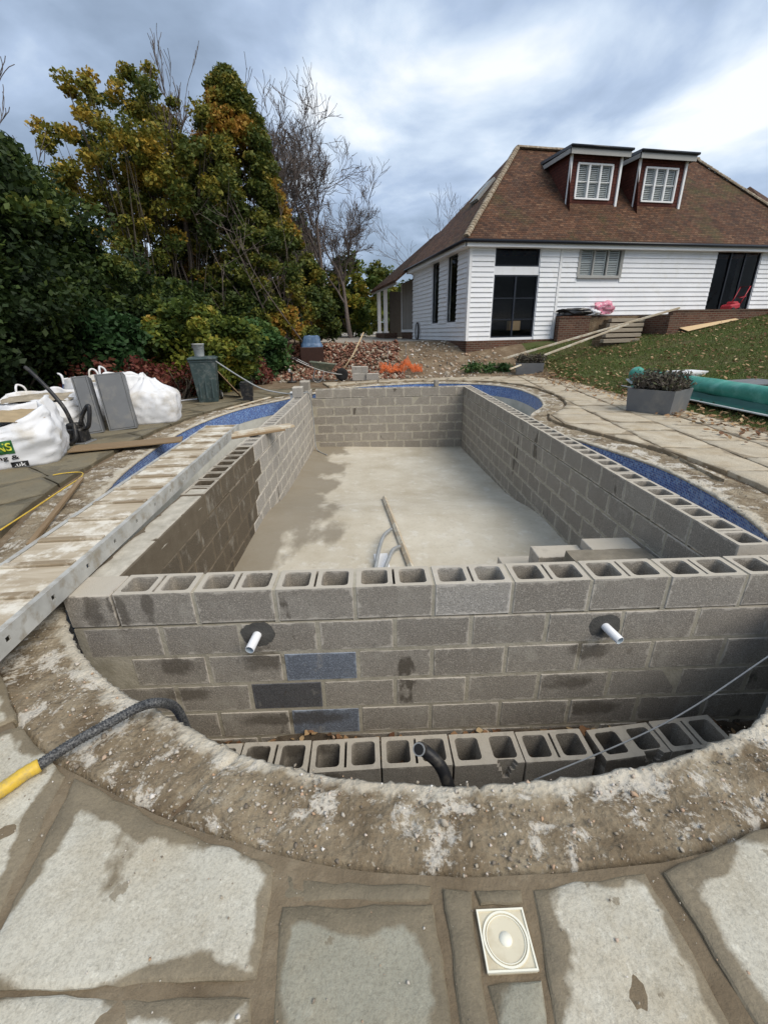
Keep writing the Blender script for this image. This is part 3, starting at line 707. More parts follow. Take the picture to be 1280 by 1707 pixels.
fo = sorted([tuple(b+(b-a)/np.linalg.norm(b-a)*.04) for a, b in zip(RIN, ROUT) if b[1] > 12.75 and b[0] < 4.1], key=lambda p: p[0])[::5]
reg = [(4.6, 14.7), (2, 14.7), (-1.9, 14.1), (-1.6, 12.95)]
reg = [(-1.5, 13.9)] + [p for p in fo if p[0] > -1.3] + [(4.5, 14.6), (2.5, 14.75)]
gen_slabs(reg, math.radians(4), (0, 13), (.5, .9), (.35, .5), M['slabright'], seed=9)
gen_slabs([(1.72, .92), (2.05, 1.12), (2.5, 1.45), (3.1, 2.0), (4.6, 1.6), (4.2, -.2), (1.62, -.2)], math.radians(30), (2, 1), (.6, .9), (.5, .7), M['slab'], seed=13, dense=.06)
# small slabs between the staging and the camera, left of the coping
reg = [(-2.4, 1.95), (-1.95, 1.62), (-1.72, 1.36), (-1.98, 1.2), (-3.2, 1.4), (-3.4, 2.3), (-2.75, 2.3)]
gen_slabs(reg, math.radians(-40), (-2, 1.6), (.5, .8), (.4, .6), M['slableft'], seed=11, dense=.05)

# ------------------------------------------------------------------ block walls
BL, BH = .432, .208
def hollow_mesh(name, mat, L=BL, D=TH, Hh=BH, broken=False, seed=0):
    rr = random.Random(seed); mb = MB()
    def rr_rect(x0, x1, y0, y1, r=.022):
        o = []
        for cx, cy, a0 in ((x1-r, y1-r, 0), (x0+r, y1-r, 90), (x0+r, y0+r, 180), (x1-r, y0+r, 270)):
            for k in range(4):
                a = math.radians(a0+30*k); o.append((cx+r*math.cos(a), cy+r*math.sin(a)))
        return o
    a, b, t = L/2, D/2, .028
    outer = [(-a+.004, -b), (a-.004, -b), (a, -b+.004), (a, b-.004), (a-.004, b), (-a+.004, b), (-a, b-.004), (-a, -b+.004)]
    holes = [rr_rect(-a+t, -.034, -b+t, b-t), rr_rect(.034, a-t, -b+t, b-t), [(-.007, -b+.02), (.007, -b+.02), (.007, b-.02), (-.007, b-.02)]]
    if broken:
        outer = [(-a, -b), (-a*.62, -b+.004), (-a*.55, -b+t+.03), (-a*.25, -b+t+.02), (-a*.2, -b), (a*.3, -b), (a*.42, -b+t+.035), (a*.7, -b+t+.02), (a*.78, -b), (a, -b), (a, b), (-a, b)]
        holes = [rr_rect(-a+t, -.034, -b+t+.045, b-t), rr_rect(.034, a-t, -b+t+.045, b-t), [(-.007, -b+.03), (.007, -b+.03), (.007, b-.02), (-.007, b-.02)]]
    if broken:
        a0 = [(-a, -b), (a, -b), (a, b), (-a, b)]
        h0 = [rr_rect(-a+t, -.034, -b+t, b-t), rr_rect(.034, a-t, -b+t, b-t)]
        
        mb.prism(a0, -Hh/2, -Hh*.12, h0)
        for q, (k0, k1) in enumerate(((-.12, .05), (.05, .2), (.2, .36), (.36, .5))):
            s0 = .35+.25*q; ou = [(-a, -b)]
            for cx_ in (.5*a,):
                wq = .26*a*s0*rr.uniform(.8, 1.2); dq = t*.9
                ou += [(cx_-wq, -b), (cx_-wq*rr.uniform(.6, .9), -b+dq), (cx_+wq*rr.uniform(.6, .9), -b+dq), (cx_+wq, -b)]
            mb.prism(ou+[(a, -b), (a, b), (-a, b)], Hh*k0, Hh*k1, [rr_rect(-a+t, -.034, -b+t+.004, b-t), rr_rect(.034, a-t, -b+t+.004, b-t)])
    else: mb.prism(outer, -Hh/2, Hh/2, holes)
    return mb.mesh(name, mat)
def solid_mesh(name, mat, L=BL, D=TH, Hh=BH): return MB().box((0, 0, 0), (L, D, Hh), None, .006).mesh(name, mat)
MH = {k: hollow_mesh('block', M[k]) for k in ('block', 'blockpale', 'blockwet')}
MS = {k: solid_mesh('block', M[k]) for k in ('block', 'blockpale', 'blockwet', 'blockblue', 'blockdark')}
def block_wall(label, p0, p1, courses, seed, pick, top_mats=None, mort='mortar', skip_top=None, start=0.0, ends=(0, 0), mort_fn=None):
    """p0->p1 : outer left-hand face line; blocks in stretcher bond, hollow top course"""
    r = random.Random(seed); d = Vector((p1[0]-p0[0], p1[1]-p0[1])); L = d.length; ang = math.atan2(d.y, d.x)
    w_ = empty('block_wall', label, 'block wall', (p0[0], p0[1], 0), ang, 'new block walls of the pool')
    # mortar core, held back from the faces; the top course only has its upright joints filled
    mbm = MB(); zb = ZT-.225*courses
    if mort_fn is None: mbm.box((L/2, 0, (ZT-.225+zb)/2), (L-.012, TH-.005, (ZT-.225)-zb))
    else:
        seg = 24
        for i in range(seg):
            mbm.cur = mort_fn(L*(i+.5)/seg); mbm.box((L*(i+.5)/seg, 0, (ZT-.225+zb)/2), (L/seg+.0 if 0 < i < seg-1 else L/seg-.006, TH-.005, (ZT-.225)-zb))
    for c in range(courses):
        z = ZT - .225*c - BH/2; x = -(.225 if c % 2 else 0) + start
        while x < L-.01:
            a = max(0, x+.009); b = min(L, x+.45-.009)
            if b-a > .06 and not (c == 0 and skip_top and skip_top((a+b)/2)):
                mid = (a+b)/2; k = pick(c, mid, r)
                full = b-a > .40
                if c == 0 and full: me = MH.get(k, MH['block'])
                else: me = MS.get(k, MS['block'])
                o = link('block', me, w_, (mid, r.uniform(-.002, .002), z+r.uniform(-.002, .002)), (r.uniform(-.004, .004), r.uniform(-.003, .003), r.uniform(-.004, .004)), ((b-a)/BL, 1, 1))
            if c == 0 and 0.02 < x+.45 < L-.02:
                mbm.cur = mort_fn(x+.45) if mort_fn else 0
                mbm.box((x+.45, 0, ZT-.114), (.03, TH-.008, .216+r.uniform(-.006, .006)))
            x += .45
    mbm.build('mortar', [M[m] for m in (mort if isinstance(mort, list) else [mort])], w_)
    return w_
def pick_front(c, x, r):
    X = XL-TH+x
    if c == 2 and abs(X+.42) < .2: return 'blockblue'
    if c == 3 and abs(X+.57) < .2: return 'blockdark'
    if c == 4 and abs(X+.35) < .2: return 'blockblue'
    if c == 0 and abs(X-.39) < .2: return 'blockpale'
    return 'block'
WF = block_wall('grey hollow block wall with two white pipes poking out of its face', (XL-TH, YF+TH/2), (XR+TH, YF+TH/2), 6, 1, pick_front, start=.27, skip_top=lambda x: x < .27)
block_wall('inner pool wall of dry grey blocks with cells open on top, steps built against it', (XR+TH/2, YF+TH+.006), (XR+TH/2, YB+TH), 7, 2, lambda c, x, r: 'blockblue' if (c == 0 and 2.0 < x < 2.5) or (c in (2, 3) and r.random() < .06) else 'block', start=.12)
block_wall('short cross wall of the pool with low slate-blue mosaic behind it', (XL+.003, YB+TH/2), (XR-.003, YB+TH/2), 7, 3, lambda c, x, r: 'block', start=.1)
def pick_left(c, x, r):
    lim = 3.35-.14*c
    return 'blockwet' if x < lim else 'blockpale'
block_wall('pool wall with a dark damp stretch beside bleached pale blocks', (XL-TH/2, YF+TH+.006), (XL-TH/2, YB+TH), 7, 4, pick_left, mort=['mortarwet', 'mortarpale'], start=.05, skip_top=lambda x: x < 1.62, mort_fn=lambda x: 0 if x < 3.1 else 1)
# smeared mortar over the corner and near end of the damp wall
def lump(x0, x1, y0, y1, z0, z1, mat, name, parent, amp=.008, nx=12, ny=24, label=None):
    V = []; F = []
    for j in range(ny+1):
        for i in range(nx+1):
            x = x0+(x1-x0)*i/nx; y = y0+(y1-y0)*j/ny; e = min(i, nx-i, j, ny-j)
            V.append((x+.006*nz(x, y, 1, 9), y+.006*nz(x, y, 2, 9), z0 if e == 0 else z1+amp*fbm(x, y, 0, 5)-(.004 if e == 1 else 0)))
    for j in range(ny):
        for i in range(nx): a = j*(nx+1)+i; F.append((a, a+1, a+nx+2, a+nx+1))
    return MB().add(V, F).build(name, mat, parent, False)
mc = empty('mortar_capping', 'damp mortar smeared over the wall top beside the long staging board', 'mortar', (0, 0, 0))
lump(XL-TH, XL-.001, YF+.003, YF+TH+1.66, ZT-.09, ZT-.006, M['mortarpale'], 'bed', mc)
MB().box((XL-TH/2, YF+TH+.825, ZT-.118), (TH-.001, 1.62, .21)).build('fill', M['mortarwet'], mc)
link('corner_block', MS['block'], mc, (XL-TH+.134, YF+TH/2, ZT-.108), None, (.262/BL, 1, 1.02))
# ------------------------------------------------------------------ things in and on the pool
for o in list(bpy.data.objects):
    if o.name.startswith('block_wall'): o['kind'] = 'thing'
# joints between the near slabs are packed with dirt and old mortar
jm = [tuple(p) for p in ROUT if p[1] < 2.2 and -2.5 < p[0] < 2.6]
jm.sort(key=lambda p: p[0]); jm = jm[::4]
V2, F2 = cdt(jm+[(2.9, -.2), (-3.2, -.2)], [], [(x, y) for x in np.arange(-3, 2.8, .05) for y in np.arange(-.1, 1.9, .05) if inside((x, y), jm+[(2.9, -.2), (-3.2, -.2)])])
MB().add([(x, y, .029+.006*fbm(x, y, 0, 6)) for x, y in V2], F2).build('joint_mortar', M['joint'], patio, True)

# hollow blocks lying in the trench
TBL = .395
tb = hollow_mesh('block', M['block'], TBL, .205, .195); tbb = hollow_mesh('block', M['block'], TBL, .205, .195, True)
labs = ['hollow block at the leaf-strewn end of the trench row, half under the rim', 'second hollow block of the trench row, intact, clear of the black pipe', 'third hollow block of the trench row beside the black pipe',
        'hollow block behind the black pipe end in the trench', 'hollow block with its front shell chipped away in the trench', 'hollow block at the end of the straight row next to the turned pair',
        'turned hollow block in the trench with one cell knocked out, under the cable', 'last hollow block of the turned pair in the trench by the dark corner']
tx0 = -1.02
for i in range(8):
    if i < 6: x, y, rz = tx0+.405*i, 1.775+.004*i, .0
    else: x, y, rz = 1.44+.40*(i-6), 1.80+.035*(i-6), .09
    zz = tz(x, y)+.11+(.01 if i == 6 else 0)
    hb = link('hollow_block', tbb if i in (4, 6) else tb, None, (x, y, -.905+rng.uniform(-.008, .008)), (rng.uniform(-.02, .02), rng.uniform(-.015, .015), rz+rng.uniform(-.02, .02)))
    tag(hb, labs[i], 'concrete block', 'hollow blocks lying in the trench')
# white pipes through the wall
for lab, X, Z, dx in (('white plastic pipe stub in a damp mortar patch, above a slate-blue block', -.705, -.178, -.02), ('white plastic pipe stub in a dark mortar patch, on the cleaner stretch of wall', 1.342, -.205, .035)):
    e = empty('pipe_stub', lab, 'pipe', (X, YF, Z), 0, 'white pipes through the block wall')
    n_ = 28; V = [(0, -.006, 0)] + [((.088+.02*nz(math.cos(k*6.283/n_)*1.5+X, math.sin(k*6.283/n_)*1.5))*math.cos(k*6.283/n_)*1.1, -.0015, (.085+.02*nz(k*.7, X))*math.sin(k*6.283/n_)) for k in range(n_)]
    MB().add(V, [(0, 1+(k+1) % n_, 1+k) for k in range(n_)][::1]).build('mortar_patch', M['mortardark'], e)
    d = Vector((dx, -.12, -.015))
    mb = MB(); seg = 20; a0 = Vector((0, .02, 0)); ax = d.normalized(); u = ax.cross(Vector((0, 0, 1))).normalized(); v = u.cross(ax)
    ring = lambda c, r: [c+(u*math.cos(t)+v*math.sin(t))*r for t in [6.2832*k/seg for k in range(seg)]]
    VV = ring(a0, .0255)+ring(d, .0255)+ring(d, .0215)+ring(a0+ax*.02, .0215)
    FF = [(i*seg+k, i*seg+(k+1) % seg, (i+1)*seg+(k+1) % seg, (i+1)*seg+k) for i in range(3) for k in range(seg)]
    mb.add(VV, FF+[tuple(3*seg+k for k in range(seg))]); mb.mi = [0]*seg*2+[1]*seg+[1]
    mb.build('tube', [M['pvc'], M['pvcin']], e, True)
# black pipe end in the trench
def pipe(name, label, cat, P, r, mat, ri=None, matin=None, seg=14, n=8, group=None, corr=0, pitch=.012):
    C = curve3(P, n); e = empty(name, label, cat, C[0], 0, group); b = C[0].copy()
    if corr:
        L = [0]
        for i in range(1, len(C)): L.append(L[-1]+(C[i]-C[i-1]).length)
        K = int(L[-1]/pitch*3); D = []; rs = []
        for k in range(K+1):
            s = L[-1]*k/K; i = max(1, next((q for q in range(len(L)) if L[q] >= s), len(L)-1)); t = (s-L[i-1])/max(1e-6, L[i]-L[i-1]); D.append(C[i-1].lerp(C[i], t)); rs.append(r*(1-corr*(k % 3 == 0)))
        C = D
    else: rs = [r]*len(C)
    C = [p-b for p in C]
    MB().tube(C, rs, seg).build('tube', mat, e, True)
    if ri:
        MB().tube([C[-1]-(C[-1]-C[-2]).normalized()*.003, C[-1]+(C[-1]-C[-2]).normalized()*.0005], r*1.02, seg).build('rim', M['cable'], e)
        t = (C[-1]-C[-2]).normalized(); MB().tube([C[-1]-t*.002, C[-1]+t*.001], ri, seg).build('opening', matin, e)
    return e
A = gy(705, 1250, 1.42); B = gy(746, 1306, 1.36)
pipe('pipe_end', 'black bent pipe standing up in the trench in front of the hollow blocks', 'pipe', [(B.x+.05, B.y+.03, B.z-.45), (B.x+.03, B.y+.01, B.z-.15), B, (A*.5+B*.5)+Vector((.018, 0, .012)), A+Vector((0, -.0, 0)), A+Vector((-.022, -.022, .030))], .029, M['black'], .0235, M['blackprint'])
# corrugated hose over the rim with its yellow end
z0 = .06
HP = [gp(62, 1278, z0), gp(120, 1240, z0), gp(200, 1196, z0+.01), gp(235, 1178, .085), gp(262, 1172, .10), gy(290, 1178, 1.44), gy(306, 1203, 1.50), gy(318, 1238, 1.56), gy(330, 1290, 1.62)]
pipe('drain_hose', 'black corrugated hose bending over the rim into the trench', 'hose', HP, .0195, M['hose'], corr=.13, pitch=.0105, n=10)
pipe('hose_sleeve', 'yellow sleeve on the end of the corrugated hose', 'hose', [gp(66, 1276, z0+.001), gp(40, 1291, z0), gp(0, 1319, z0), gp(-90, 1375, z0)], .024, M['yellow'], corr=.05, pitch=.02)
pipe('edge_cable', 'thin black cable hanging down the corner of the trench', 'cable', [gy(112, 1040, 2.06), gy(128, 1075, 2.05), gy(150, 1115, 2.05), gy(185, 1158, 2.06), gy(215, 1200, 2.06)], .010, M['black'], seg=6)
# steel cable across the trench corner
pipe('steel_cable', 'thin grey cable stretched over the trench and hollow blocks', 'cable', [gy(890, 1301, 1.50), gy(1110, 1205, 1.62), gy(1290, 1088, 1.75), gy(1400, 1012, 1.82)], .0045, M['cable'], seg=6)
# white bond beam lid set in the paving
lid = empty('deck_lid', 'square cream plastic lid with a round cap set in the paving', 'drain lid', (0, 0, 0))
cs = [gp(799, 1516, .036), gp(871, 1513, .036), gp(895, 1621, .036), gp(809, 1626, .036)]
ctr = (cs[0]+cs[1]+cs[2]+cs[3])/4; lid.location = ctr; ax = ((cs[1]-cs[0])+(cs[2]-cs[3])).normalized(); lid.rotation_euler = (0, 0, math.atan2(ax.y, ax.x))
sw = ((cs[1]-cs[0]).length+(cs[2]-cs[3]).length)/2; sh = ((cs[3]-cs[0]).length+(cs[2]-cs[1]).length)/2; h2 = (sw+sh)/4
MB().box((0, 0, -.016), (2*h2, 2*h2, .03), None, .003).build('plate', M['lid'], lid)
def ringm(r0, r1, z0, z1, seg=40, sx=1, sy=1):
    mb = MB(); V = []; F = []
    for r, z in ((r0, z0), (r0, z1), (r1, z1), (r1, z0)):
        V += [(r*sx*math.cos(6.2832*k/seg), r*sy*math.sin(6.2832*k/seg), z) for k in range(seg)]
    for i in range(3):
        for k in range(seg): F.append((i*seg+k, i*seg+(k+1) % seg, (i+1)*seg+(k+1) % seg, (i+1)*seg+k))
    return mb.add(V, [f[::-1] for f in F])
ringm(h2*.84, h2*.92, -.003, .003).build('rim_ring', M['lidpale'], lid)
ringm(h2*.76, h2*.79, -.003, .0015).build('rim_ring', M['lidpale'], lid)
mb = MB(); s_ = h2; t_ = .004
for (cx, cy, dx, dy) in ((0, s_-t_/2, 2*s_, t_), (0, -s_+t_/2, 2*s_, t_), (s_-t_/2, 0, t_, 2*s_-2*t_), (-s_+t_/2, 0, t_, 2*s_-2*t_)): mb.box((cx, cy, 0), (dx, dy, .006))
mb.build('border', M['lidpale'], lid)
MB().lathe([(0.001, -.002), (h2*.26, -.002), (h2*.25, .001), (.001, .0015)], 28).build('cap', M['lidpale'], lid, True)

# staging board
M['batten'] = wood('staging_batten', (.24, .18, .115), (.36, .29, .195), (40, 3, 20), (.56, .50, .40))
a0, a1 = gp(0, 1054, .235), gp(300, 792, .235); dv = (a1-a0).normalized(); l0, l1 = gp(40, 912, .235), gp(330, 715, .235)
fr_ = gp(393, 707, .235); per = Vector((-dv.y, dv.x, 0)); wid = .46
org = a0 - dv*.9; Ls = (fr_-org).dot(dv)
st = empty('staging_board', 'long mortar-splashed staging board with battens and holed side rail, lying beside the pool wall', 'staging board', (org.x, org.y, .123), math.atan2(dv.y, dv.x))
MB().box((Ls/2, wid/2, .098), (Ls, wid-.06, .018)).build('deck', M['deck'], st)
k = .2; bm_ = MB().box((0, 0, 0), (.05, wid-.064, .016), None, .003).mesh('batten', M['batten'])
while k < Ls-.05:
    link('batten', bm_, st, (k, wid/2, .1155), (0, 0, rng.uniform(-.02, .02))); k += .335
hs = []; k = .25
while k < Ls-.1: hs.append([(k-.014, .045), (k+.014, .045), (k+.014, .073), (k-.014, .073)]); k += .335
RT = Matrix(((1, 0, 0, 0), (0, 0, -1, 0), (0, 1, 0, 0), (0, 0, 0, 1)))
for yy in (0, wid):
    mb = MB(); mb.prism([(0, 0), (Ls, 0), (Ls, .113), (0, .113)], -.004, .004, hs, Matrix.Translation((0, yy, 0)) @ RT)
    sgn = 1 if yy == 0 else -1
    mb.box((Ls/2, yy+sgn*.0165, .1105), (Ls-.002, .024, .005)); mb.box((Ls/2, yy+sgn*.0165, .0025), (Ls-.002, .024, .005))
    mb.build('side_rail', M['rail'], st)
# support blocks under the staging on the bed
# planks across the wall
def plank(name, label, cat, a, b, wdt, th, mat, group=None, rot=0, parts=1):
    a = Vector(a); b = Vector(b); d = b-a; L = d.length
    o = MB().box((0, 0, 0), (L, wdt, th), None, min(.004, th*.2)).build(name, mat)
    q = d.to_track_quat('X', 'Z'); o.location = (a+b)/2; o.rotation_euler = (q.to_matrix().to_4x4() @ Matrix.Rotation(rot, 4, 'X')).to_euler()
    return tag(o, label, cat, group)
plank('plank', 'pale scaffold plank laid across the bleached pool wall, upper of two', 'plank', gp(372, 727, .165)+Vector((0, .03, 0)), gp(486, 709, .165)+Vector((0, .02, 0)), .20, .035, M['plank'])
plank('plank', 'brown-edged scaffold plank under the pale one on the pool wall', 'plank', gp(378, 733, .13)+Vector((-.1, .05, .008)), gp(470, 716, .13)+Vector((0, .03, .008)), .21, .03, M['plankbrown'])
plank('board', 'long brown board bridging the trench in front of the bulk bags', 'board', gp(118, 749, .07), gp(304, 732, .07), .34, .022, M['plankbrown'])
plank('board', 'mossy timber edging strip at the patio edge by the yellow hose', 'board', gp(50, 908, .045), gp(136, 797, .045), .045, .03, M['plankbrown'])
plank('pipe_length', 'white plastic pipe lying on the patio beside the green bin', 'pipe', gp(276, 671, .03), gp(335, 665, .03), .05, .05, M['pvc'])
plank('timber_offcut', 'thin timber offcut lying along the pool rim past the black tub', 'plank', gp(377, 682, .03), gp(450, 662, .03), .07, .025, M['plank'])
# yellow garden hose on the patio
YP = [gp(0, 884, .05), gp(60, 845, .05), gp(105, 815, .05), gp(133, 797, .055), gp(138, 789, .055), gp(128, 787, .055), gp(105, 789, .055), gp(88, 792, .05)]
pipe('garden_hose', 'thin yellow hose curling over the dark patio slabs', 'hose', YP, .0065, M['yellow'], seg=6)
# loose blocks
sb1 = solid_mesh('block', M['blockpale'], .44, .215, .215)
def lone(name, label, me, loc, rot, group): return tag(link(name, me, None, loc, rot), label, 'concrete block', group)
lone('concrete_block', 'grey block set end-on on the bleached wall beside a white packet', solid_mesh('block', M['blockpale'], .215, .30, .22), (XL-.12, 10.1, ZT+.112), (0, 0, .05), 'loose blocks on the walls')
lone('concrete_block', 'grey block standing on the wall corner above the hanging cord', solid_mesh('block', M['block'], .215, .22, .24), (XL-.10, 11.15, ZT+.122), (0, 0, -.06), 'loose blocks on the walls')
lone('concrete_block', 'small block piece standing on the cross wall against the blue mosaic', solid_mesh('block', M['block'], .10, .14, .16), (gy(727, 640, 11.46).x, 11.46, ZT+.082), (0, 0, .1), 'loose blocks on the walls')
lone('packet', 'white packet tucked behind the block on the bleached wall', solid_mesh('packet', M['white'], .12, .20, .22), (XL-.30, 10.45, .08), (0, 0, .1), None)['category'] = 'packet'
# cords at the far corner
pipe('hanging_cord', 'grey cord hanging down the corner of the pool wall to the floor', 'cord', [(XL-.08, 10.5, ZT+.03), (XL+.02, 10.7, ZT+.015), (XL+.05, 10.85, -.1), (XL+.07, 10.9, -.6), (XL+.08, 10.85, -1.2), (XL+.18, 10.7, fz(XL+.2, 10.7)+.015), (XL+.4, 10.3, fz(XL+.4, 10.3)+.015)], .014, M['cable'], seg=6)
pipe('supply_hose', 'grey hose slung from the bin top down to the pool wall', 'hose', [gd(352, 597, 10.9), gd(400, 628, 10.6), gd(435, 647, 10.4), gd(470, 655, 10.4), (XL-.2, 10.42, ZT+.03), (XL-.05, 10.55, ZT+.03)], .016, M['cable'], seg=6)
# on the pool floor
def onf(x, y, up=.02):
    v = ray(x, y); t = 1
    while True:
        p = CAMP+v*t
        if p.z < fz(p.x, p.y)+up: return p
        t += .01
C_ = [onf(640+46*t, 829+119*t, .035) for t in np.linspace(0, 1, 14)]
lth = empty('timber_lath', 'splashed timber lath lying on the pool floor', 'plank', C_[0]); MB().tube([p-C_[0] for p in C_], .034, 4).build('strip', M['plank'], lth)
pipe('conduit', 'grey conduit arching out from beside the timber lath, reaching farther along it', 'conduit', [onf(652, 882, .05), onf(640, 893, .10), onf(632, 915, .10), onf(626, 946, .04), onf(624, 960, .03)], .022, M['cable'], seg=8, group='conduits on the pool floor')
pipe('conduit', 'shorter grey conduit arch between lath and white offcut', 'conduit', [onf(666, 911, .05), onf(655, 917, .10), onf(648, 932, .10), onf(642, 948, .05), onf(640, 962, .03)], .022, M['cable'], seg=8, group='conduits on the pool floor')
q = onf(636, 935, .01); tag(MB().box((0, 0, 0), (.16, .34, .012), None, .003).build('board_offcut', M['white'], None, False, q, (0, .0, .05)), 'white board offcut lying by the lath on the pool floor', 'board')
# block steps in the corner
M['mortarstep'] = mortarmat('mortar_step', (.19, .165, .125), (.28, .245, .19))
stp = empty('block_steps', 'block steps roughed out in the near corner of the pool', 'steps', (0, 0, 0))
lump(1.55, XR-.012, YF+TH+.02, 3.30, -.98, -.30, M['mortarstep'], 'tread', stp, .012, 14, 14)
lump(1.02, 1.56, YF+TH+.02, 3.62, -.98, -.60, M['mortarstep'], 'tread', stp, .012, 10, 14)
k = 0
for (x, y, z, rz) in ((1.42, 3.40, -.50, 0), (1.20, 3.62, -.72, 0), (1.86, 3.36, -.42, 0)): link('block', MS['block'], stp, (x+.2, y, z), (0, 0, rz))
# stones, grit and leaves
def pebbles(name, label, pts, sizes, mat, seed=3, parent=None):
    r = np.random.default_rng(seed); n = len(pts); pts = np.asarray(pts, float)
    T = np.array([(1, 0, 0), (-1, 0, 0), (0, 1, 0), (0, -1, 0), (0, 0, 1), (0, 0, -1)], float); FO = np.array([(0, 2, 4), (2, 1, 4), (1, 3, 4), (3, 0, 4), (2, 0, 5), (1, 2, 5), (3, 1, 5), (0, 3, 5)])
    # subdivide octahedron once for rounder stones
    Vl = [tuple(v) for v in T]; Fl = []; mid = {}
    def m_(a, b):
        k = (min(a, b), max(a, b))
        if k not in mid: p = np.array(Vl[a])+np.array(Vl[b]); Vl.append(tuple(p/np.linalg.norm(p)*.93)); mid[k] = len(Vl)-1
        return mid[k]
    for a, b, c in FO: ab, bc, ca = m_(a, b), m_(b, c), m_(c, a); Fl += [(a, ab, ca), (ab, b, bc), (ca, bc, c), (ab, bc, ca)]
    T = np.array(Vl); FO = np.array(Fl)
    V = T[None]*(1+r.uniform(-.38, .38, (n, len(T), 1)))*r.uniform(.55, 1.2, (n, 1, 3))*np.asarray(sizes).reshape(-1, 1, 1)*np.array([1, 1, .75])
    a = r.uniform(0, 6.28, n); ca, sa = np.cos(a), np.sin(a)
    X = V[..., 0]*ca[:, None]-V[..., 1]*sa[:, None]; Y = V[..., 0]*sa[:, None]+V[..., 1]*ca[:, None]
    V = np.stack([X, Y, V[..., 2]], -1)+pts[:, None]
    Q = (FO[None]+np.arange(n)[:, None, None]*len(T)).reshape(-1, 3)
    t = np.repeat(r.random(n), len(FO))
    o = link(name, np_mesh(name, V.reshape(-1, 3), Q, mat, {'tint': ('FACE', t)}), parent); return tag(o, label, 'gravel', None, 'stuff')
pts = []; sz = []
for _ in range(8200):
    i = rng.randrange(len(RIN)); 
    if RIN[i][1] > 3 and rng.random() < .6: continue
    t = min(1.0, max(.02, rng.choice((rng.random(), rng.betavariate(5, 1.2), rng.gauss(.35, .2)))))
    p = RIN[i]*(1-t)+ROUT[i]*t
    if fbm(p[0], p[1], 9, 2.2) + .25*rng.random() < .02 and rng.random() < .8: continue
    s = abs(rng.gauss(0, .0028))+.0012+(.007*rng.random() if rng.random() < .06 else 0)
    pts.append((p[0]+rng.uniform(-.02, .02), p[1]+rng.uniform(-.02, .02), .006+s*.3+.018*fbm(p[0], p[1], 0, 3.2))); sz.append(s)
pebbles('gravel', 'loose stones and grit strewn over the coping bed', pts, sz, M['pebble'])
pts = []; sz = []
for _ in range(900):
    x = rng.uniform(-2.0, 1.6); y = rng.uniform(.35, 1.5)
    if inside((x, y), [tuple(q) for q in ROUT[::8]]) or (nz(x, y, 3, 3) < .0 and rng.random() < .75): continue
    s = abs(rng.gauss(0, .0018))+.0009; pts.append((x, y, .038+s*.2)); sz.append(s)
pebbles('slab_grit', 'specks of grit trodden over the paving slabs', pts, sz, M['pebble'], 12)
pts = []; sz = []
for _ in range(1200):
    x, y = rng.uniform(-1.6, 2.3), rng.uniform(1.2, 2.07); s = abs(rng.gauss(0, .008))+.003
    pts.append((x, y, tz(x, y)+s*.3)); sz.append(s)
pebbles('trench_gravel', 'rubble and grit on the muddy trench floor', pts, sz, M['pebble'], 5)
def litter(name, label, P, size, mat, seed=1, flat=.35, parent=None, kind='stuff'):
    r = np.random.default_rng(seed); P = np.asarray(P, float); n = len(P)
    a = r.uniform(0, 6.28, n); s = np.asarray(size)*r.uniform(.6, 1.3, n)
    d1 = np.stack([np.cos(a), np.sin(a), r.uniform(-flat, flat, n)], -1); d2 = np.stack([-np.sin(a), np.cos(a), r.uniform(-flat, flat, n)], -1)
    up = np.array([0, 0, 1.])
    c = np.array([(-1, 0, 0), (-.35, -.55, .25), (.45, -.4, .15), (1, 0, .3), (.45, .42, .2), (-.35, .55, .28)])
    V = P[:, None]+s[:, None, None]*(c[None, :, 0:1]*d1[:, None]+c[None, :, 1:2]*d2[:, None]+c[None, :, 2:3]*up*r.uniform(0, 1.4, (n, 1, 1)))
    Q = (np.array([(0, 1, 2, 3), (0, 3, 4, 5)])[None]+np.arange(n)[:, None, None]*6).reshape(-1, 4)
    o = link(name, np_mesh(name, V.reshape(-1, 3), Q, mat, {'tint': ('FACE', np.repeat(r.random(n), 2))}), parent); return tag(o, label, 'leaves', None, kind)
P = []
for _ in range(330):
    x, y = rng.uniform(-1.3, 2.4), rng.uniform(1.86, 2.08); P.append((x, y, tz(x, y)+.012))
litter('leaf_litter', 'brown leaves and scraps along the foot of the block wall in the trench', P, .028, M['leaflitter'], 4, .6)
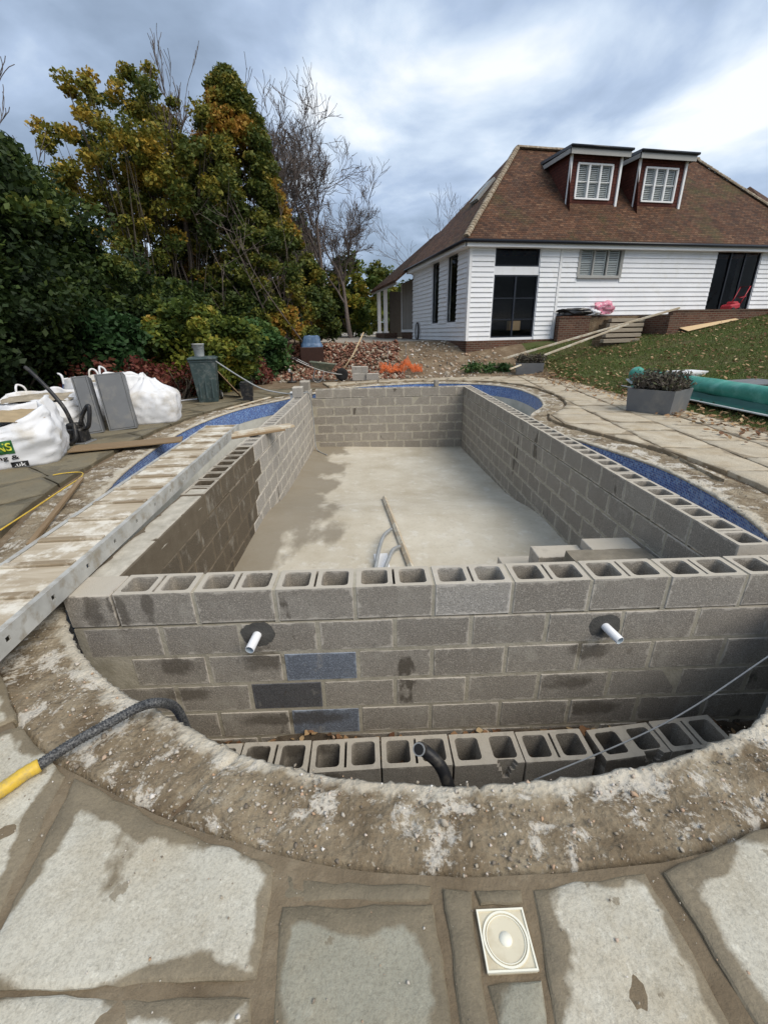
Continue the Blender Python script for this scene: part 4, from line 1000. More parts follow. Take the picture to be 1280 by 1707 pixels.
# ------------------------------------------------------------------ left side of the patio: bulk bags, planters, bin
def bulk_bag(label, c, rz, sx, sy, h, fill, seed, sandm='sand', closed=False, print_=False, straps=2, slump=0.0, th0=-.6):
    e = empty('bulk_bag', label, 'bulk bag', c, rz, 'white bulk bags on the patio'); N = 72; R = 22
    def S(th, v):
        ex = 4.2; ct, st_ = math.cos(th), math.sin(th); rr = (abs(ct)**ex+abs(st_)**ex)**(-1/ex)
        bul = 1+.10*math.sin(math.pi*min(1, v*1.15))-.06*v*v
        if closed: bul *= (1-.75*sstep(.62, 1, v))
        else: bul *= 1-.05*sstep(.8, 1, v)
        bul += .05*nz(ct*1.4+seed, st_*1.4, v*2.2)+.034*nz(ct*4+seed, st_*4, v*5)*(1+v)+.05*(1-abs(nz(ct*2.2+seed, st_*2.2, v*4+ct*2)))**7*sstep(0, .3, v)-.035*(1-abs(nz(ct*3.4+seed+9, st_*3.4, v*6-ct*2)))**8
        fold = .02*math.sin(9*th+5*v+seed)*sstep(.1, .9, v)
        z = h*v*(1+.10*nz(ct*1.2, st_*1.2, seed)*v)+(.10*h*nz(ct*2.2, st_*2.2, seed+4)*sstep(.7, 1, v))
        z *= 1-slump*(.5-.5*math.cos(th-th0))*sstep(.2, 1, v)
        return Vector((sx/2*rr*ct*(bul+fold), sy/2*rr*st_*(bul+fold), max(0.0, z)))
    V = []; F = []
    for j in range(R+1):
        for i in range(N): V.append(S(6.28318*i/N, j/R))
    rows = R+1
    if not closed:
        for d in (.012, .05, .12, .22):
            for i in range(N):
                p = S(6.28318*i/N, 1); V.append(Vector((p.x*(1-.03-d*.25), p.y*(1-.03-d*.25), p.z-(d if d > .02 else -.004)*h)))
            rows += 1
    for j in range(rows-1):
        for i in range(N): a = j*N+i; b = j*N+(i+1) % N; F.append((a, b, b+N, a+N))
    F.append(tuple(range(N))[::-1])
    if closed: F.append(tuple((rows-1)*N+i for i in range(N)))
    MB().add(V, F).build('sack', M['bag'], e, True)
    if not closed:
        V = [Vector((0, 0, fill*h+.10*h))]; F = []; Q = 10
        for j in range(1, Q+1):
            for i in range(N//2):
                th = 6.28318*i/(N//2); p = S(th, .9); k = j/Q*.985; x, y = p.x*k, p.y*k
                V.append(Vector((x, y, fill*h+.10*h*(1-k*k)+.035*fbm(x, y, seed, 5))))
        n2 = N//2
        for i in range(n2): F.append((0, 1+i, 1+(i+1) % n2))
        for j in range(Q-1):
            for i in range(n2): a = 1+j*n2+i; b = 1+j*n2+(i+1) % n2; F.append((a, a+n2, b+n2, b))
        MB().add(V, F).build('sand_fill', M[sandm], e, True)
    for q in range(straps):
        th = math.pi/4+math.pi/2*q+math.pi*(.5); p = S(th, 1); o_ = p.normalized()*.03
        t = Vector((-p.y, p.x, 0)).normalized()
        P = curve3([p-t*.08+Vector((0, 0, -.10)), p-t*.06+Vector((0, 0, .05)), p+Vector((o_.x*2.5, o_.y*2.5, .10)), p+t*.06+Vector((0, 0, .06)), p+t*.08+Vector((0, 0, -.08))], 6)
        MB().tube(P, .018, 6).build('strap', M['bag'], e, True)
        P = [S(th+.10, v)*1.006 for v in np.linspace(.98, .45, 8)]; MB().tube(P, .010, 5).build('trim', M['bluetrim'], e, True)
    if print_:
        def onto(u, v, off=.008):
            th = -math.pi/2+u; p = S(th, v); n_ = Vector((p.x/(sx*sx), p.y/(sy*sy), 0)).normalized(); return p+n_*off
        def patch(u0, u1, v0, v1, mat, name, off):
            V = []; F = []
            for j in range(7):
                for i in range(17): V.append(onto(u0+(u1-u0)*i/16, v0+(v1-v0)*j/6, off))
            for j in range(6):
                for i in range(16): a = j*17+i; F.append((a, a+1, a+18, a+17))
            MB().add(V, F).build(name, mat, e)
        def text(tx, u0, u1, v0, v1, mat, name, off):
            cu = bpy.data.curves.new('t', 'FONT'); cu.body = tx; cu.size = 1; cu.offset = .018; to = bpy.data.objects.new('t', cu); COL.objects.link(to)
            dg = bpy.context.evaluated_depsgraph_get(); me = bpy.data.meshes.new_from_object(to.evaluated_get(dg)); bpy.data.objects.remove(to)
            bm = bmesh.new(); bm.from_mesh(me); bmesh.ops.triangulate(bm, faces=bm.faces[:]); bm.to_mesh(me); bm.free()
            xs = [q.co.x for q in me.vertices]; ys = [q.co.y for q in me.vertices]; a, b, c_, d = min(xs), max(xs), min(ys), max(ys)
            for q in me.vertices: q.co = onto(u0+(u1-u0)*(q.co.x-a)/(b-a), v0+(v1-v0)*(q.co.y-c_)/(d-c_), off)
            me.materials.append(mat); link(name, me, e)
        patch(-.27, .29, .26, .53, M['greenlabel'], 'label_patch', .010)
        text('ONS', -.15, .26, .31, .48, M['yellowprint'], 'lettering', .018)
        text('ilding &', -.25, .33, .14, .235, M['blackprint'], 'lettering', .014)
        patch(.16, .44, .03, .12, M['blackprint'], 'label_patch', .010)
        text('.uk', .21, .40, .042, .11, M['white'], 'lettering', .018)
    return e
bulk_bag('open white bulk bag of yellow sand with green printed label', (-4.52, 5.46, .03), math.radians(24), 1.06, 1.0, .72, .74, 1.3, 'sand', print_=True, straps=0, slump=.50, th0=.5)
bulk_bag('open white bulk bag of grit with a standing lifting loop', (-5.35, 7.35, .03), math.radians(10), 1.15, 1.0, .62, .84, 2.7, 'gritsand', straps=2, slump=.2, th0=1.5)
bulk_bag('white bulk bag of grit behind the others, under the dark hedge', (-5.05, 8.5, .03), math.radians(-12), 1.0, .9, .74, .80, 4.1, 'gritsand', straps=2)
bulk_bag('white bulk bag wedged behind the two upright grey planters', (-4.35, 8.1, .03), math.radians(30), .75, .7, .80, .8, 5.2, 'gritsand', straps=1)
bulk_bag('slumped closed white sack beside the wide grey planter', (-3.92, 8.05, .03), math.radians(15), .82, .78, .74, .8, 6.6, closed=True, straps=1)
def stood_planter(label, px0, px1, wd, dp, hh):
    b = gp(px0[0], px0[1], .04); t = gd(px1[0], px1[1], math.hypot(b.x, b.y)+.22)
    ax = (t-b); L = ax.length; z = ax.normalized(); x = Vector((.93, .36, 0)); x = (x-z*x.dot(z)).normalized(); y = z.cross(x)
    e = empty('tall_planter', label, 'planter', b, 0, 'grey planters stood among the bags'); R = Matrix((x, y, z)).transposed(); e.rotation_euler = R.to_euler()
    hh = L
    mb = MB()
    mb.box((0, dp-.01, hh/2), (wd, .02, hh)); mb.box((-wd/2+.01, dp/2-.01, hh/2), (.02, dp, hh-.002)); mb.box((wd/2-.01, dp/2-.01, hh/2), (.02, dp, hh-.002))
    mb.box((0, dp/2-.01, .011), (wd-.042, dp-.002, .02)); mb.box((0, dp/2-.01, hh-.012), (wd-.042, dp-.002, .02))
    mb.build('shell', M['greyplanter'], e)
    MB().box((0, -.002, hh/2), (wd-.05, .02, hh-.05), None, .004).build('panel', M['greyplanter'], e)
    return e
stood_planter('wide grey rectangular planter stood on end against the white sack', (206, 716), (180, 622), .40, .30, 1)
stood_planter('narrow grey rectangular planter stood on end beside the black hoses', (160, 722), (131, 627), .22, .30, 1)
# pump with black hoses between the bags
pm = empty('water_pump', 'small black water pump with hoses between bag and planters', 'pump', gp(130, 738, .03))
MB().box((0, 0, .12), (.30, .22, .20), None, .02).box((.02, 0, .25), (.18, .14, .08), None, .02).build('body', M['black'], pm)
MB().box((0, 0, .012), (.40, .28, .02), None, .005).build('base', M['steel'], pm)
for P in ([(0, 0, .25), (-.05, .0, .5), (-.22, .05, .75), (-.42, .1, .98), (-.5, .12, 1.05)], [(.1, 0, .2), (.25, -.05, .25), (.30, .0, .52), (.18, .02, .42), (.1, .0, .25)], [(-.08, -.1, .12), (.0, -.22, .03), (.12, -.2, .10), (.1, -.12, .3)]):
    MB().tube(curve3(P, 7), .028, 8).build('hose', M['black'], pm, True)
# green wheelie bin
bn = empty('wheelie_bin', 'scuffed green wheelie bin with a bucket on its lid', 'wheelie bin', gp(350, 668, .035), math.radians(14))
mb = MB(); prof = [(.20, .22, .0), (.205, .225, .03), (.27, .29, .86), (.285, .305, .87), (.285, .305, .91)]
V = []; F = []
for (a, b, z) in prof: V += [(-a, -b, z), (-a+.03, -b-.0, z), (a-.03, -b, z), (a, -b, z), (a, b, z), (-a, b, z)]
for j in range(len(prof)-1):
    for i in range(6): F.append((j*6+i, j*6+(i+1) % 6, j*6+6+(i+1) % 6, j*6+6+i))
F.append((0, 5, 4, 3, 2, 1)); F.append(tuple(24+i for i in range(6)))
mb.add(V, F).build('body', M['bin'], bn)
mb = MB()
for x in (-.13, 0, .13): mb.box((x, -.262, .45), (.03, .02, .7), Matrix.Rotation(-.08, 3, 'X'))
mb.build('ribs', M['bin'], bn)
MB().box((0, -.01, .935), (.60, .66, .05), None, .015).box((0, .0, .965), (.52, .56, .02), None, .008).build('lid', M['bin'], bn)
MB().tube([(-.22, .36, .90), (.22, .36, .90)], .018, 8).box((-.2, .33, .9), (.03, .08, .03)).box((.2, .33, .9), (.03, .08, .03)).build('handle', M['bin'], bn)
for s in (-1, 1):
    R = Matrix.Rotation(math.pi/2, 3, 'Y'); wh = MB().lathe([(.001, -.025), (.10, -.025), (.105, 0), (.10, .025), (.001, .025)], 18, (s*.235+(.02*s), .22, .10), R).build('wheel', M['tyre'], bn, True)
    MB().lathe([(.001, -.03), (.055, -.03), (.055, .03), (.001, .03)], 14, (s*.235+(.02*s), .22, .10), R).build('rim', M['rim'], wh)
bk = empty('bucket', 'pale grey bucket standing on the wheelie bin lid', 'bucket', bn.location+Vector((-.06, 0, .975)))
MB().lathe([(.095, 0), (.10, .005), (.125, .25), (.132, .25), (.132, .265), (.118, .265), (.09, .02)], 22).build('body', M['paleplastic'], bk, True)
MB().tube(curve3([(-.125, 0, .24), (-.10, -.09, .19), (0, -.128, .15), (.10, -.09, .19), (.125, 0, .24)], 5), .004, 5).build('handle', M['steel'], bk, True)
p = gp(376, 664, .03); plank('leaning_board', 'brown sheet board leaning against the bin and shrub', 'board', (p.x-.25, p.y+.45, .62), (p.x+.35, p.y+.1, .05), .42, .02, M['plankbrown'], rot=-.75)
tb_ = empty('black_tub', 'small black plastic tub by the pool rim behind the planks', 'tub', gp(414, 667, .03), .2)
V = []; F = []
for (a, z) in ((.11, 0), (.11, .10), (.125, .10), (.14, .36), (.15, .36), (.15, .39), (.125, .39), (.115, .30)): V += [(-a, -a*.8, z), (a, -a*.8, z), (a, a*.8, z), (-a, a*.8, z)]
for j in range(7):
    for i in range(4): F.append((j*4+i, j*4+(i+1) % 4, j*4+4+(i+1) % 4, j*4+4+i))
F += [(3, 2, 1, 0), (28, 29, 30, 31)]
MB().add(V, F).build('body', M['black'], tb_); MB().box((0, 0, .405), (.26, .2, .03), None, .01).build('lid', M['black'], tb_)

# ------------------------------------------------------------------ beyond the far end
wb = empty('wheelbarrow', 'muddy green wheelbarrow parked in front of the brick rubble', 'wheelbarrow', gp(540, 636, .0)+Vector((0, .1, 0)), math.radians(4))
V = [(-.42, -.30, .62), (.40, -.30, .52), (.40, .30, .52), (-.42, .30, .62), (-.22, -.20, .36), (.26, -.20, .33), (.26, .20, .33), (-.22, .20, .36)]
V += [(a*.97, b*.95, c+.005) for a, b, c in V]
F = [(0, 1, 5, 4), (1, 2, 6, 5), (2, 3, 7, 6), (3, 0, 4, 7), (4, 5, 6, 7)]; F += [tuple(i+8 for i in f)[::-1] for f in F]; F += [(i, (i+1) % 4, 8+(i+1) % 4, 8+i)[::-1] for i in range(4)]
MB().add(V, F).build('tray', M['barrow'], wb)
mb = MB()
for s in (-1, 1):
    mb.tube(curve3([(-.85, s*.30, .70), (-.45, s*.28, .50), (0, s*.22, .33), (.35, s*.16, .24), (.58, s*.06, .20)], 4), .016, 6)
    mb.tube(curve3([(-.25, s*.24, .42), (-.33, s*.26, .15), (-.28, s*.26, .02), (-.12, s*.26, .02), (-.02, s*.24, .18), (.02, s*.22, .32)], 4), .014, 6)
mb.build('frame', M['steel'], wb, True)
for s in (-1, 1): MB().tube([(-.98, s*.305, .76), (-.82, s*.30, .685)], .02, 7).build('grip', M['black'], wb, True)
R = Matrix.Rotation(math.pi/2, 3, 'X'); wh = MB().lathe([(.10, -.035), (.17, -.045), (.20, -.02), (.20, .02), (.17, .045), (.10, .035)], 20, (.58, 0, .20), R).build('wheel', M['tyre'], wb, True)
MB().lathe([(.001, -.03), (.10, -.025), (.10, .025), (.001, .03)], 16, (.58, 0, .20), R).build('rim', M['barrow'], wh, True)
sp_ = empty('shovel', 'long wooden shovel handle leaning over the rubble behind the wheelbarrow', 'shovel', gd(570, 630, 15.2))
t = gd(606, 554, 15.9)-gd(570, 630, 15.2); MB().tube([(0, 0, .2), t*.5, t], .022, 7).build('handle', M['handle'], sp_, True)
MB().box((0, 0, .1), (.22, .02, .28), Matrix.Rotation(.3, 3, 'X'), .008).build('blade', M['steel'], sp_)
c0 = gp(600, 634, .0)
for lab, dx, dy, z, rz, me in (('lower pale block of the small stack behind the far rim', -.02, .1, .11, .05, sb1), ('upper pale block of the small stack behind the far rim', -.10, .1, .325, .0, solid_mesh('block', M['blockpale'], .30, .215, .215)),
                               ('pale block lying beside the small block stack', .40, .05, .11, .02, solid_mesh('block', M['blockpale'], .40, .2, .2)), ('half block sat on the end of the small stack', .16, .12, .325, -.1, solid_mesh('block', M['blockpale'], .20, .215, .2))):
    lone('concrete_block', lab, me, (c0.x+dx, c0.y+dy, z), (0, 0, rz), 'pale blocks behind the far rim')
vb = empty('valve_post', 'small black capped post standing on a disc near the far rim', 'post', gp(487, 637, .0))
MB().lathe([(.16, 0), (.16, .03), (.03, .04), (.03, .25), (.05, .25), (.05, .30), (.001, .31)], 14).build('post', M['black'], vb, True)
MB().box((-.05, .0, .36), (.07, .07, .10), None, .01).build('cap', M['paleplastic'], vb)
# brick rubble on the bank
r2 = np.random.default_rng(11); V = []; Q = []; TT = []
cub = np.array([(i, j, k) for i in (-.5, .5) for j in (-.5, .5) for k in (-.5, .5)]); cf = np.array([(0, 1, 3, 2), (4, 6, 7, 5), (0, 4, 5, 1), (2, 3, 7, 6), (0, 2, 6, 4), (1, 5, 7, 3)])
for i in range(3200):
    x = r2.uniform(-4.4, 1.1); y = r2.uniform(15.1, 19.3) if i % 3 else r2.uniform(17.2, 19.0)
    z = terr(x, y)+abs(r2.normal(0, .10))*math.exp(-((y-17.8)/1.6)**2)+.02
    s = np.array([.215, .10, .065])*np.array([r2.uniform(.25, 1), r2.uniform(.5, 1), r2.uniform(.5, 1)])*r2.uniform(.6, 1.1)
    Rm = np.array(Euler(tuple(r2.uniform(-.9, .9, 2))+(r2.uniform(0, 6.28),)).to_matrix())
    V.append((cub*s*(1+r2.uniform(-.12, .12, (8, 1)))) @ Rm.T+np.array([x, y, z])); Q.append(cf+8*i); TT += [r2.random()]*6
o = link('brick_rubble', np_mesh('brick_rubble', np.concatenate(V), np.concatenate(Q), M['rubble'], {'tint': ('FACE', TT)})); tag(o, 'heap of broken red bricks spread over the bank behind the pool', 'rubble', None, 'stuff')
P = []
for _ in range(1500):
    x, y = rng.uniform(-3, 4.8), rng.uniform(14.6, 19.5); P.append((x, y, terr(x, y)+.01))
pebbles('bank_stones', 'stones and crumbs over the muddy bank and track', P, [abs(rng.gauss(0, .03))+.01 for _ in P], M['pebble'], 8)
# orange net
nb = gd(668, 608, 16.2); net = empty('orange_net', 'crumpled orange safety netting on the mud beside the rubble', 'netting', (nb.x, nb.y, terr(nb.x, nb.y)-.02))
mb = MB(); nx_, ny_ = 34, 20
def npt(i, j):
    u = i/nx_*2-1; v = j/ny_*2-1; x = u*.72; y = v*.45+.1*nz(u*3, v*3, 8)
    pk = max(0, .75-1.5*abs(u-.30)-.5*abs(v))*1.0+max(0, .62-1.7*abs(u+.75)-.5*abs(v))*.9
    return Vector((x*(1+.15*nz(u*2, v*2, 1)), y, .05+pk*.42*(1+.6*nz(u*5, v*5, 2))+.40*abs(fbm(u*2.4, v*2.4, 3, 1))))
for i in range(nx_+1): mb.tube([npt(i, j) for j in range(ny_+1)], .007, 3, False)
for j in range(ny_+1): mb.tube([npt(i, j) for i in range(nx_+1)], .007, 3, False)
mb.build('mesh', M['net'], net)
for u in (-.46, .18): MB().tube([(u, 0, -.05), (u, 0, .95)], .010, 5).build('stake', M['steel'], net)
# hot tub under a blue sheet
tub = gd(520, 577, 17.5); tz_ = terr(tub.x, tub.y); ht = empty('covered_tub', 'brown timber cabinet with a crumpled blue sheet on top, by the shrubs', 'cabinet', (tub.x, tub.y, tz_), .1); ht.scale = (.8, .8, .85)
MB().box((0, 0, .33), (1.05, .9, .66), None, .02).build('cabinet', M['hotbrown'], ht)
mb = MB()
for k in range(12): mb.box((-.48+.087*k, -.455, .33), (.075, .02, .6))
mb.build('slats', M['hotbrown'], ht)
V = []; F = []; n1_, n2_ = 24, 8
for j in range(n2_+1):
    for i in range(n1_):
        th = 6.2832*i/n1_; k = [1.02, 1.0, .98, .94, .86, .78, .74, .66, .0][j]; z = [.60, .66, .70, .74, .82, 1.0, 1.08, 1.12, 1.10][j]
        rr = (abs(math.cos(th))**4+abs(math.sin(th))**4)**(-.25)
        V.append((.5*rr*k*math.cos(th)*(1+.06*nz(i*.9, j*.8)), .43*rr*k*math.sin(th), z+.05*nz(math.cos(th)*3, math.sin(th)*3, j*.5)))
for j in range(n2_):
    for i in range(n1_): F.append((j*n1_+i, j*n1_+(i+1) % n1_, (j+1)*n1_+(i+1) % n1_, (j+1)*n1_+i))
MB().add(V, F).build('sheet', M['tarp'], ht, False)

# ------------------------------------------------------------------ right side: planters, cover roller, lawn things
def leafmesh(name, P, size, mat, seed, parent, tint=None, stretch=1.6, up=0.0, ns=4):
    """leaf-sized folded rhombs at the points P"""
    r = np.random.default_rng(seed); P = np.asarray(P, float); n = len(P)
    d = r.normal(size=(n, 3)); d[:, 2] = d[:, 2]*.7+up; d /= np.linalg.norm(d, axis=1)[:, None]
    a = np.cross(d, r.normal(size=(n, 3))); a /= np.linalg.norm(a, axis=1)[:, None]+1e-9
    s = (np.asarray(size)*r.uniform(.55, 1.25, n))[:, None]
    V = np.stack([P-d*s*stretch/2, P-a*s*.5+d*s*.05, P+d*s*stretch/2, P+a*s*.5+d*s*.05], 1)
    Q = np.arange(4*n).reshape(n, 4)
    t = r.random(n) if tint is None else np.clip(np.asarray(tint)+r.normal(0, .10, n), 0, 1)
    return link(name, np_mesh(name, V.reshape(-1, 3), Q, mat, {'tint': ('FACE', t)}), parent)
def trough(label, a, b, dep, h, seed, dead=420):
    a = Vector((a.x, a.y, 0)); b = Vector((b.x, b.y, 0)); d = b-a; L = d.length
    e = empty('trough_planter', label, 'planter', a, math.atan2(d.y, d.x), 'grey trough planters along the paving'); t = .02; fl = .03
    mb = MB(); o = [(0, 0), (L, 0), (L, dep), (0, dep)]
    oo = [(-fl, -fl), (L+fl, -fl), (L+fl, dep+fl), (-fl, dep+fl)]; ii = [(-fl+t, -fl+t), (L+fl-t, -fl+t), (L+fl-t, dep+fl-t), (-fl+t, dep+fl-t)]
    V = [(x, y, .035) for x, y in o]+[(x, y, h) for x, y in oo]+[(x, y, h) for x, y in ii]+[(x, y, h-.16) for x, y in ii]
    F = [(3, 2, 1, 0)]
    for k in range(3): F += [(k*4+i, k*4+(i+1) % 4, k*4+4+(i+1) % 4, k*4+4+i) for i in range(4)]
    mb.add(V, F).build('box', M['greyplanter'], e)
    MB().add([(x, y, h-.05) for x, y in ii], [(0, 1, 2, 3)]).build('soil', M['trench'], e)
    r = random.Random(seed); mb = MB(); P = []; T = []
    for k in range(dead):
        x, y = r.uniform(.03, L*.97), r.uniform(.05, dep-.05); ax = Vector((r.gauss(0, .35), r.gauss(0, .35), 1)).normalized(); l = r.uniform(.15, .36)
        c = Vector((x, y, h-.06)); pp_ = [c, c+ax*l*.5+Vector((r.gauss(0, .02), r.gauss(0, .02), 0)), c+ax*l+Vector((r.gauss(0, .05), r.gauss(0, .05), -.02))]
        mb.tube(pp_, [.004, .003, .0015], 3, False)
        for q in range(9): s = r.uniform(.3, 1.05); P.append(c+ax*l*s+Vector((r.gauss(0, .02), r.gauss(0, .02), r.gauss(0, .012)))); T.append(r.random())
    pl = mb.build('dried_plant', M['barkpale'], e); leafmesh('dried_leaves', P, .035, M['leafdry'], seed, pl, T, 2.2, .5)
    return e
trough('long grey trough planter of dead lavender in front of the green roller', gp(1060, 689, .035), gp(1108, 697, .035)*1.0+Vector((0, 0, 0)), .0+.55, .42, 3) if False else None
a = gp(1112, 697, .035); trough('large grey trough planter of dead lavender in front of the green roller', Vector((4.60, 7.86, 0)), Vector((5.02, 7.28, 0)), .70, .43, 3)
trough('small grey trough planter of dry stalks at the corner of the lawn bank', gp(851, 622, .03)+Vector((0, -.6, 0)), gp(893, 622, .03)+Vector((0, -.6, 0)), .35, .40, 5, 300)
# cover roller
rA = gt(1062, 641)+Vector((0, 0, .20)); rB = gt(1420, 712)+Vector((0, 0, .22)); d = (rB-rA)
rl = empty('cover_roller', 'rolled green pool cover on a long reel lying on the lawn', 'pool cover', rA); q = d.to_track_quat('X', 'Z'); rl.rotation_euler = q.to_euler(); L = d.length
V = []; F = []; ns_ = 60; seg = 24
for i in range(ns_+1):
    x = L*i/ns_
    for k in range(seg):
        th = 6.2832*k/seg; r_ = .165+.02*nz(x*1.3, math.cos(th), math.sin(th))+.008*math.sin(th*3+x*2); V.append((x, r_*math.cos(th), r_*math.sin(th)))
for i in range(ns_):
    for k in range(seg): F.append((i*seg+k, i*seg+(k+1) % seg, (i+1)*seg+(k+1) % seg, (i+1)*seg+k))
F += [tuple(range(seg))[::-1], tuple(ns_*seg+k for k in range(seg))]
MB().add(V, F).build('roll', M['rollgreen'], rl, True)
V = []; F = []
for i in range(41):
    x = .25+(L-.3)*i/40
    for k, (yy, zz) in enumerate(((-.15, -.10), (-.20, -.17), (-.33, -.2), (-.50, -.205))): V.append((x, yy+.02*nz(x*3, k), zz+.015*nz(x*2, k, 4)))
for i in range(40):
    for k in range(3): F.append((i*4+k, i*4+k+1, i*4+5+k, i*4+4+k))
MB().add(V, F).build('loose_sheet', M['rollgreen2'], rl, True)
MB().tube([(.2, -.50, -.19), (L, -.50, -.19)], .016, 6).build('edge_bar', M['paleplastic'], rl, True)
mb = MB().lathe([(.001, -.14), (.10, -.12), (.17, -.05), (.185, .02), (.17, .08), (.1, .1)], 18, (-.12, .02, .03), Matrix.Rotation(-math.pi/2, 3, 'Y')).build('end_bag', M['rollgreen'], rl, True)
MB().box((-.10, -.05, -.13), (.30, .25, .02), Matrix.Rotation(.3, 3, 'Y')).build('end_plate', M['paleplastic'], rl)
def sheetpile(label, px, n, w_, d_, th, mat, rz, seed, name='sheet_pile', cat='sheets'):
    p = gt(*px); e = empty(name, label, cat, p, rz); r = random.Random(seed)
    for k in range(n): MB().box((r.uniform(-.06, .06), r.uniform(-.05, .05), .02+k*(th+.004)), (w_*r.uniform(.8, 1), d_*r.uniform(.8, 1), th), Matrix.Rotation(r.uniform(-.15, .15), 3, 'Z')).build('sheet', mat[k % len(mat)], e)
    return e
sheetpile('flattened pile of pale ridged panels on the grass behind the roller', (1252, 646), 5, 1.3, .9, .02, [M['paleplastic'], M['greyplanter'], M['plank']], .25, 2)
sheetpile('white and grey sheeting heaped behind the dead lavender planter', (1143, 628), 4, .8, .5, .03, [M['paleplastic'], M['white']], .3, 4)
# plywood sheet on the bank
pl4 = [gt(1082, 559), gt(1135, 562), gt(1242, 534), gt(1205, 533)]
pq = [gt(1080, 557), gt(1128, 562), gt(1240, 536), gt(1200, 531)]
pq[0].z += .45; pq[3].z += .45
c = sum(pq, Vector())/4; xx = (pq[2]-pq[1]).normalized(); yy = (pq[0]-pq[1]); yy = (yy-xx*yy.dot(xx)).normalized(); zz = xx.cross(yy)
if zz.z < 0: zz = -zz; yy = -yy
o = MB().box((0, 0, 0), (2.44, 1.22, .018)).build('plywood_sheet', M['ply'], None, False, c+zz*.03, Matrix((xx, yy, zz)).transposed().to_euler()); tag(o, 'bare plywood sheet lying on the grass bank below the mower', 'plywood')
# ------------------------------------------------------------------ the house
ZB, ZR, ZE, ZRID = 1.06, 1.86, 4.39, 8.23         # foot of boards (both levels), eave, ridge
house = empty('weatherboarded_house', 'white weatherboarded house with brown tiled hip roof and two dormers', 'house', (HC.x, HC.y, 0), HA)
HLEN, HDEP = 15.3, 7.3
def uvbox(me, ax):
    """UV in metres : u along ax, v along z or up the slope"""
    uv = me.uv_layers.new(name='UVMap')
    for p in me.polygons:
        n = p.normal
        if abs(n.z) > .98: U, Vv = Vector((1, 0, 0)), Vector((0, 1, 0))
        else: U = Vector((0, 0, 1)).cross(n).normalized(); Vv = n.cross(U)
        for li in p.loop_indices:
            c = me.vertices[me.loops[li].vertex_index].co; uv.data[li].uv = (c.dot(U), c.dot(Vv))
    return me
def part(mb, name, mat, parent=None, uv=False, smooth=False):
    me = mb.mesh(name, mat, smooth)
    if uv: uvbox(me, None)
    return link(name, me, parent or house)
# openings on the front: (a0,a1,z0,z1)
def fz_at(px, py, a): # height on the front face at run a
    p = HC+HU*a; return CAMH + math.hypot(p.x, p.y)*(lambda v: v.z/math.hypot(v.x, v.y))(ray(px, py))
def fa(px, py):
    v = ray(px, py); k = v.x/v.y; return (k*HC.y-HC.x)/(HU.x-k*HU.y)
def wa(px, py):
    v = ray(px, py); k = v.x/v.y; return (k*HC.y-HC.x)/(HW.x-k*HW.y)
def wz_at(px, py, w_):
    p = HC+HW*w_; v = ray(px, py); return CAMH+math.hypot(p.x, p.y)*v.z/math.hypot(v.x, v.y)
DOOR = (fa(818, 545), fa(891, 520), ZB+.09, fz_at(858, 458, 1.9)); UPW = (fa(826, 425), fa(900, 425), fz_at(862, 444, 1.9), ZE-.02)
WIN = (fa(966, 430), fa(1036, 430), fz_at(962, 461, 4.3), ZE-.10); BIG = (fa(1190, 450), fa(1262, 450), ZR+.12, ZE-.1)
AP = fa(932, 450)
RX = Matrix(((1, 0, 0, 0), (0, 0, 1, 0), (0, 1, 0, 0), (0, 0, 0, 1)))   # polygon xy -> local xz, extruded into y
rect = lambda o: [(o[0], o[2]), (o[1], o[2]), (o[1], o[3]), (o[0], o[3])]
mb = MB(); mb.prism([(0, ZB), (AP, ZB), (AP, ZR), (HLEN, ZR), (HLEN, ZE+.1), (0, ZE+.1)], .0, .15, [rect(DOOR), rect(UPW), rect(WIN), rect(BIG)], RX)
front = part(mb, 'front_wall', M['weatherboard'])
LW = [(wa(721, 480), wa(732, 480)), (wa(746, 480), wa(762, 480))]
LO = [(min(q), max(q), wz_at(740, 538, 3), ZE-.24) for q in LW]
RYm = Matrix(((0, 0, 1, 0), (1, 0, 0, 0), (0, 1, 0, 0), (0, 0, 0, 1)))
mb = MB(); mb.prism([(.16, ZB), (HDEP, ZB), (HDEP, ZE+.1), (.16, ZE+.1)], .0, .15, [rect(o) for o in LO], RYm)
sidew = part(mb, 'side_wall', M['weatherboard'])
mb = MB(); mb.box((HLEN/2, HDEP, 2.8), (HLEN-.3, .15, 3.2)); mb.box((HLEN-.08, HDEP/2, 2.8), (.15, HDEP-.16, 3.2)); part(mb, 'rear_wall', M['weatherboard'])
mb = MB(); mb.box((HLEN/2, HDEP/2, ZB+.02), (HLEN-.4, HDEP-.4, .05)); mb.box((HLEN/2, 3.2, 2.7), (HLEN-.4, .1, 3.3)); part(mb, 'interior', M['room'])
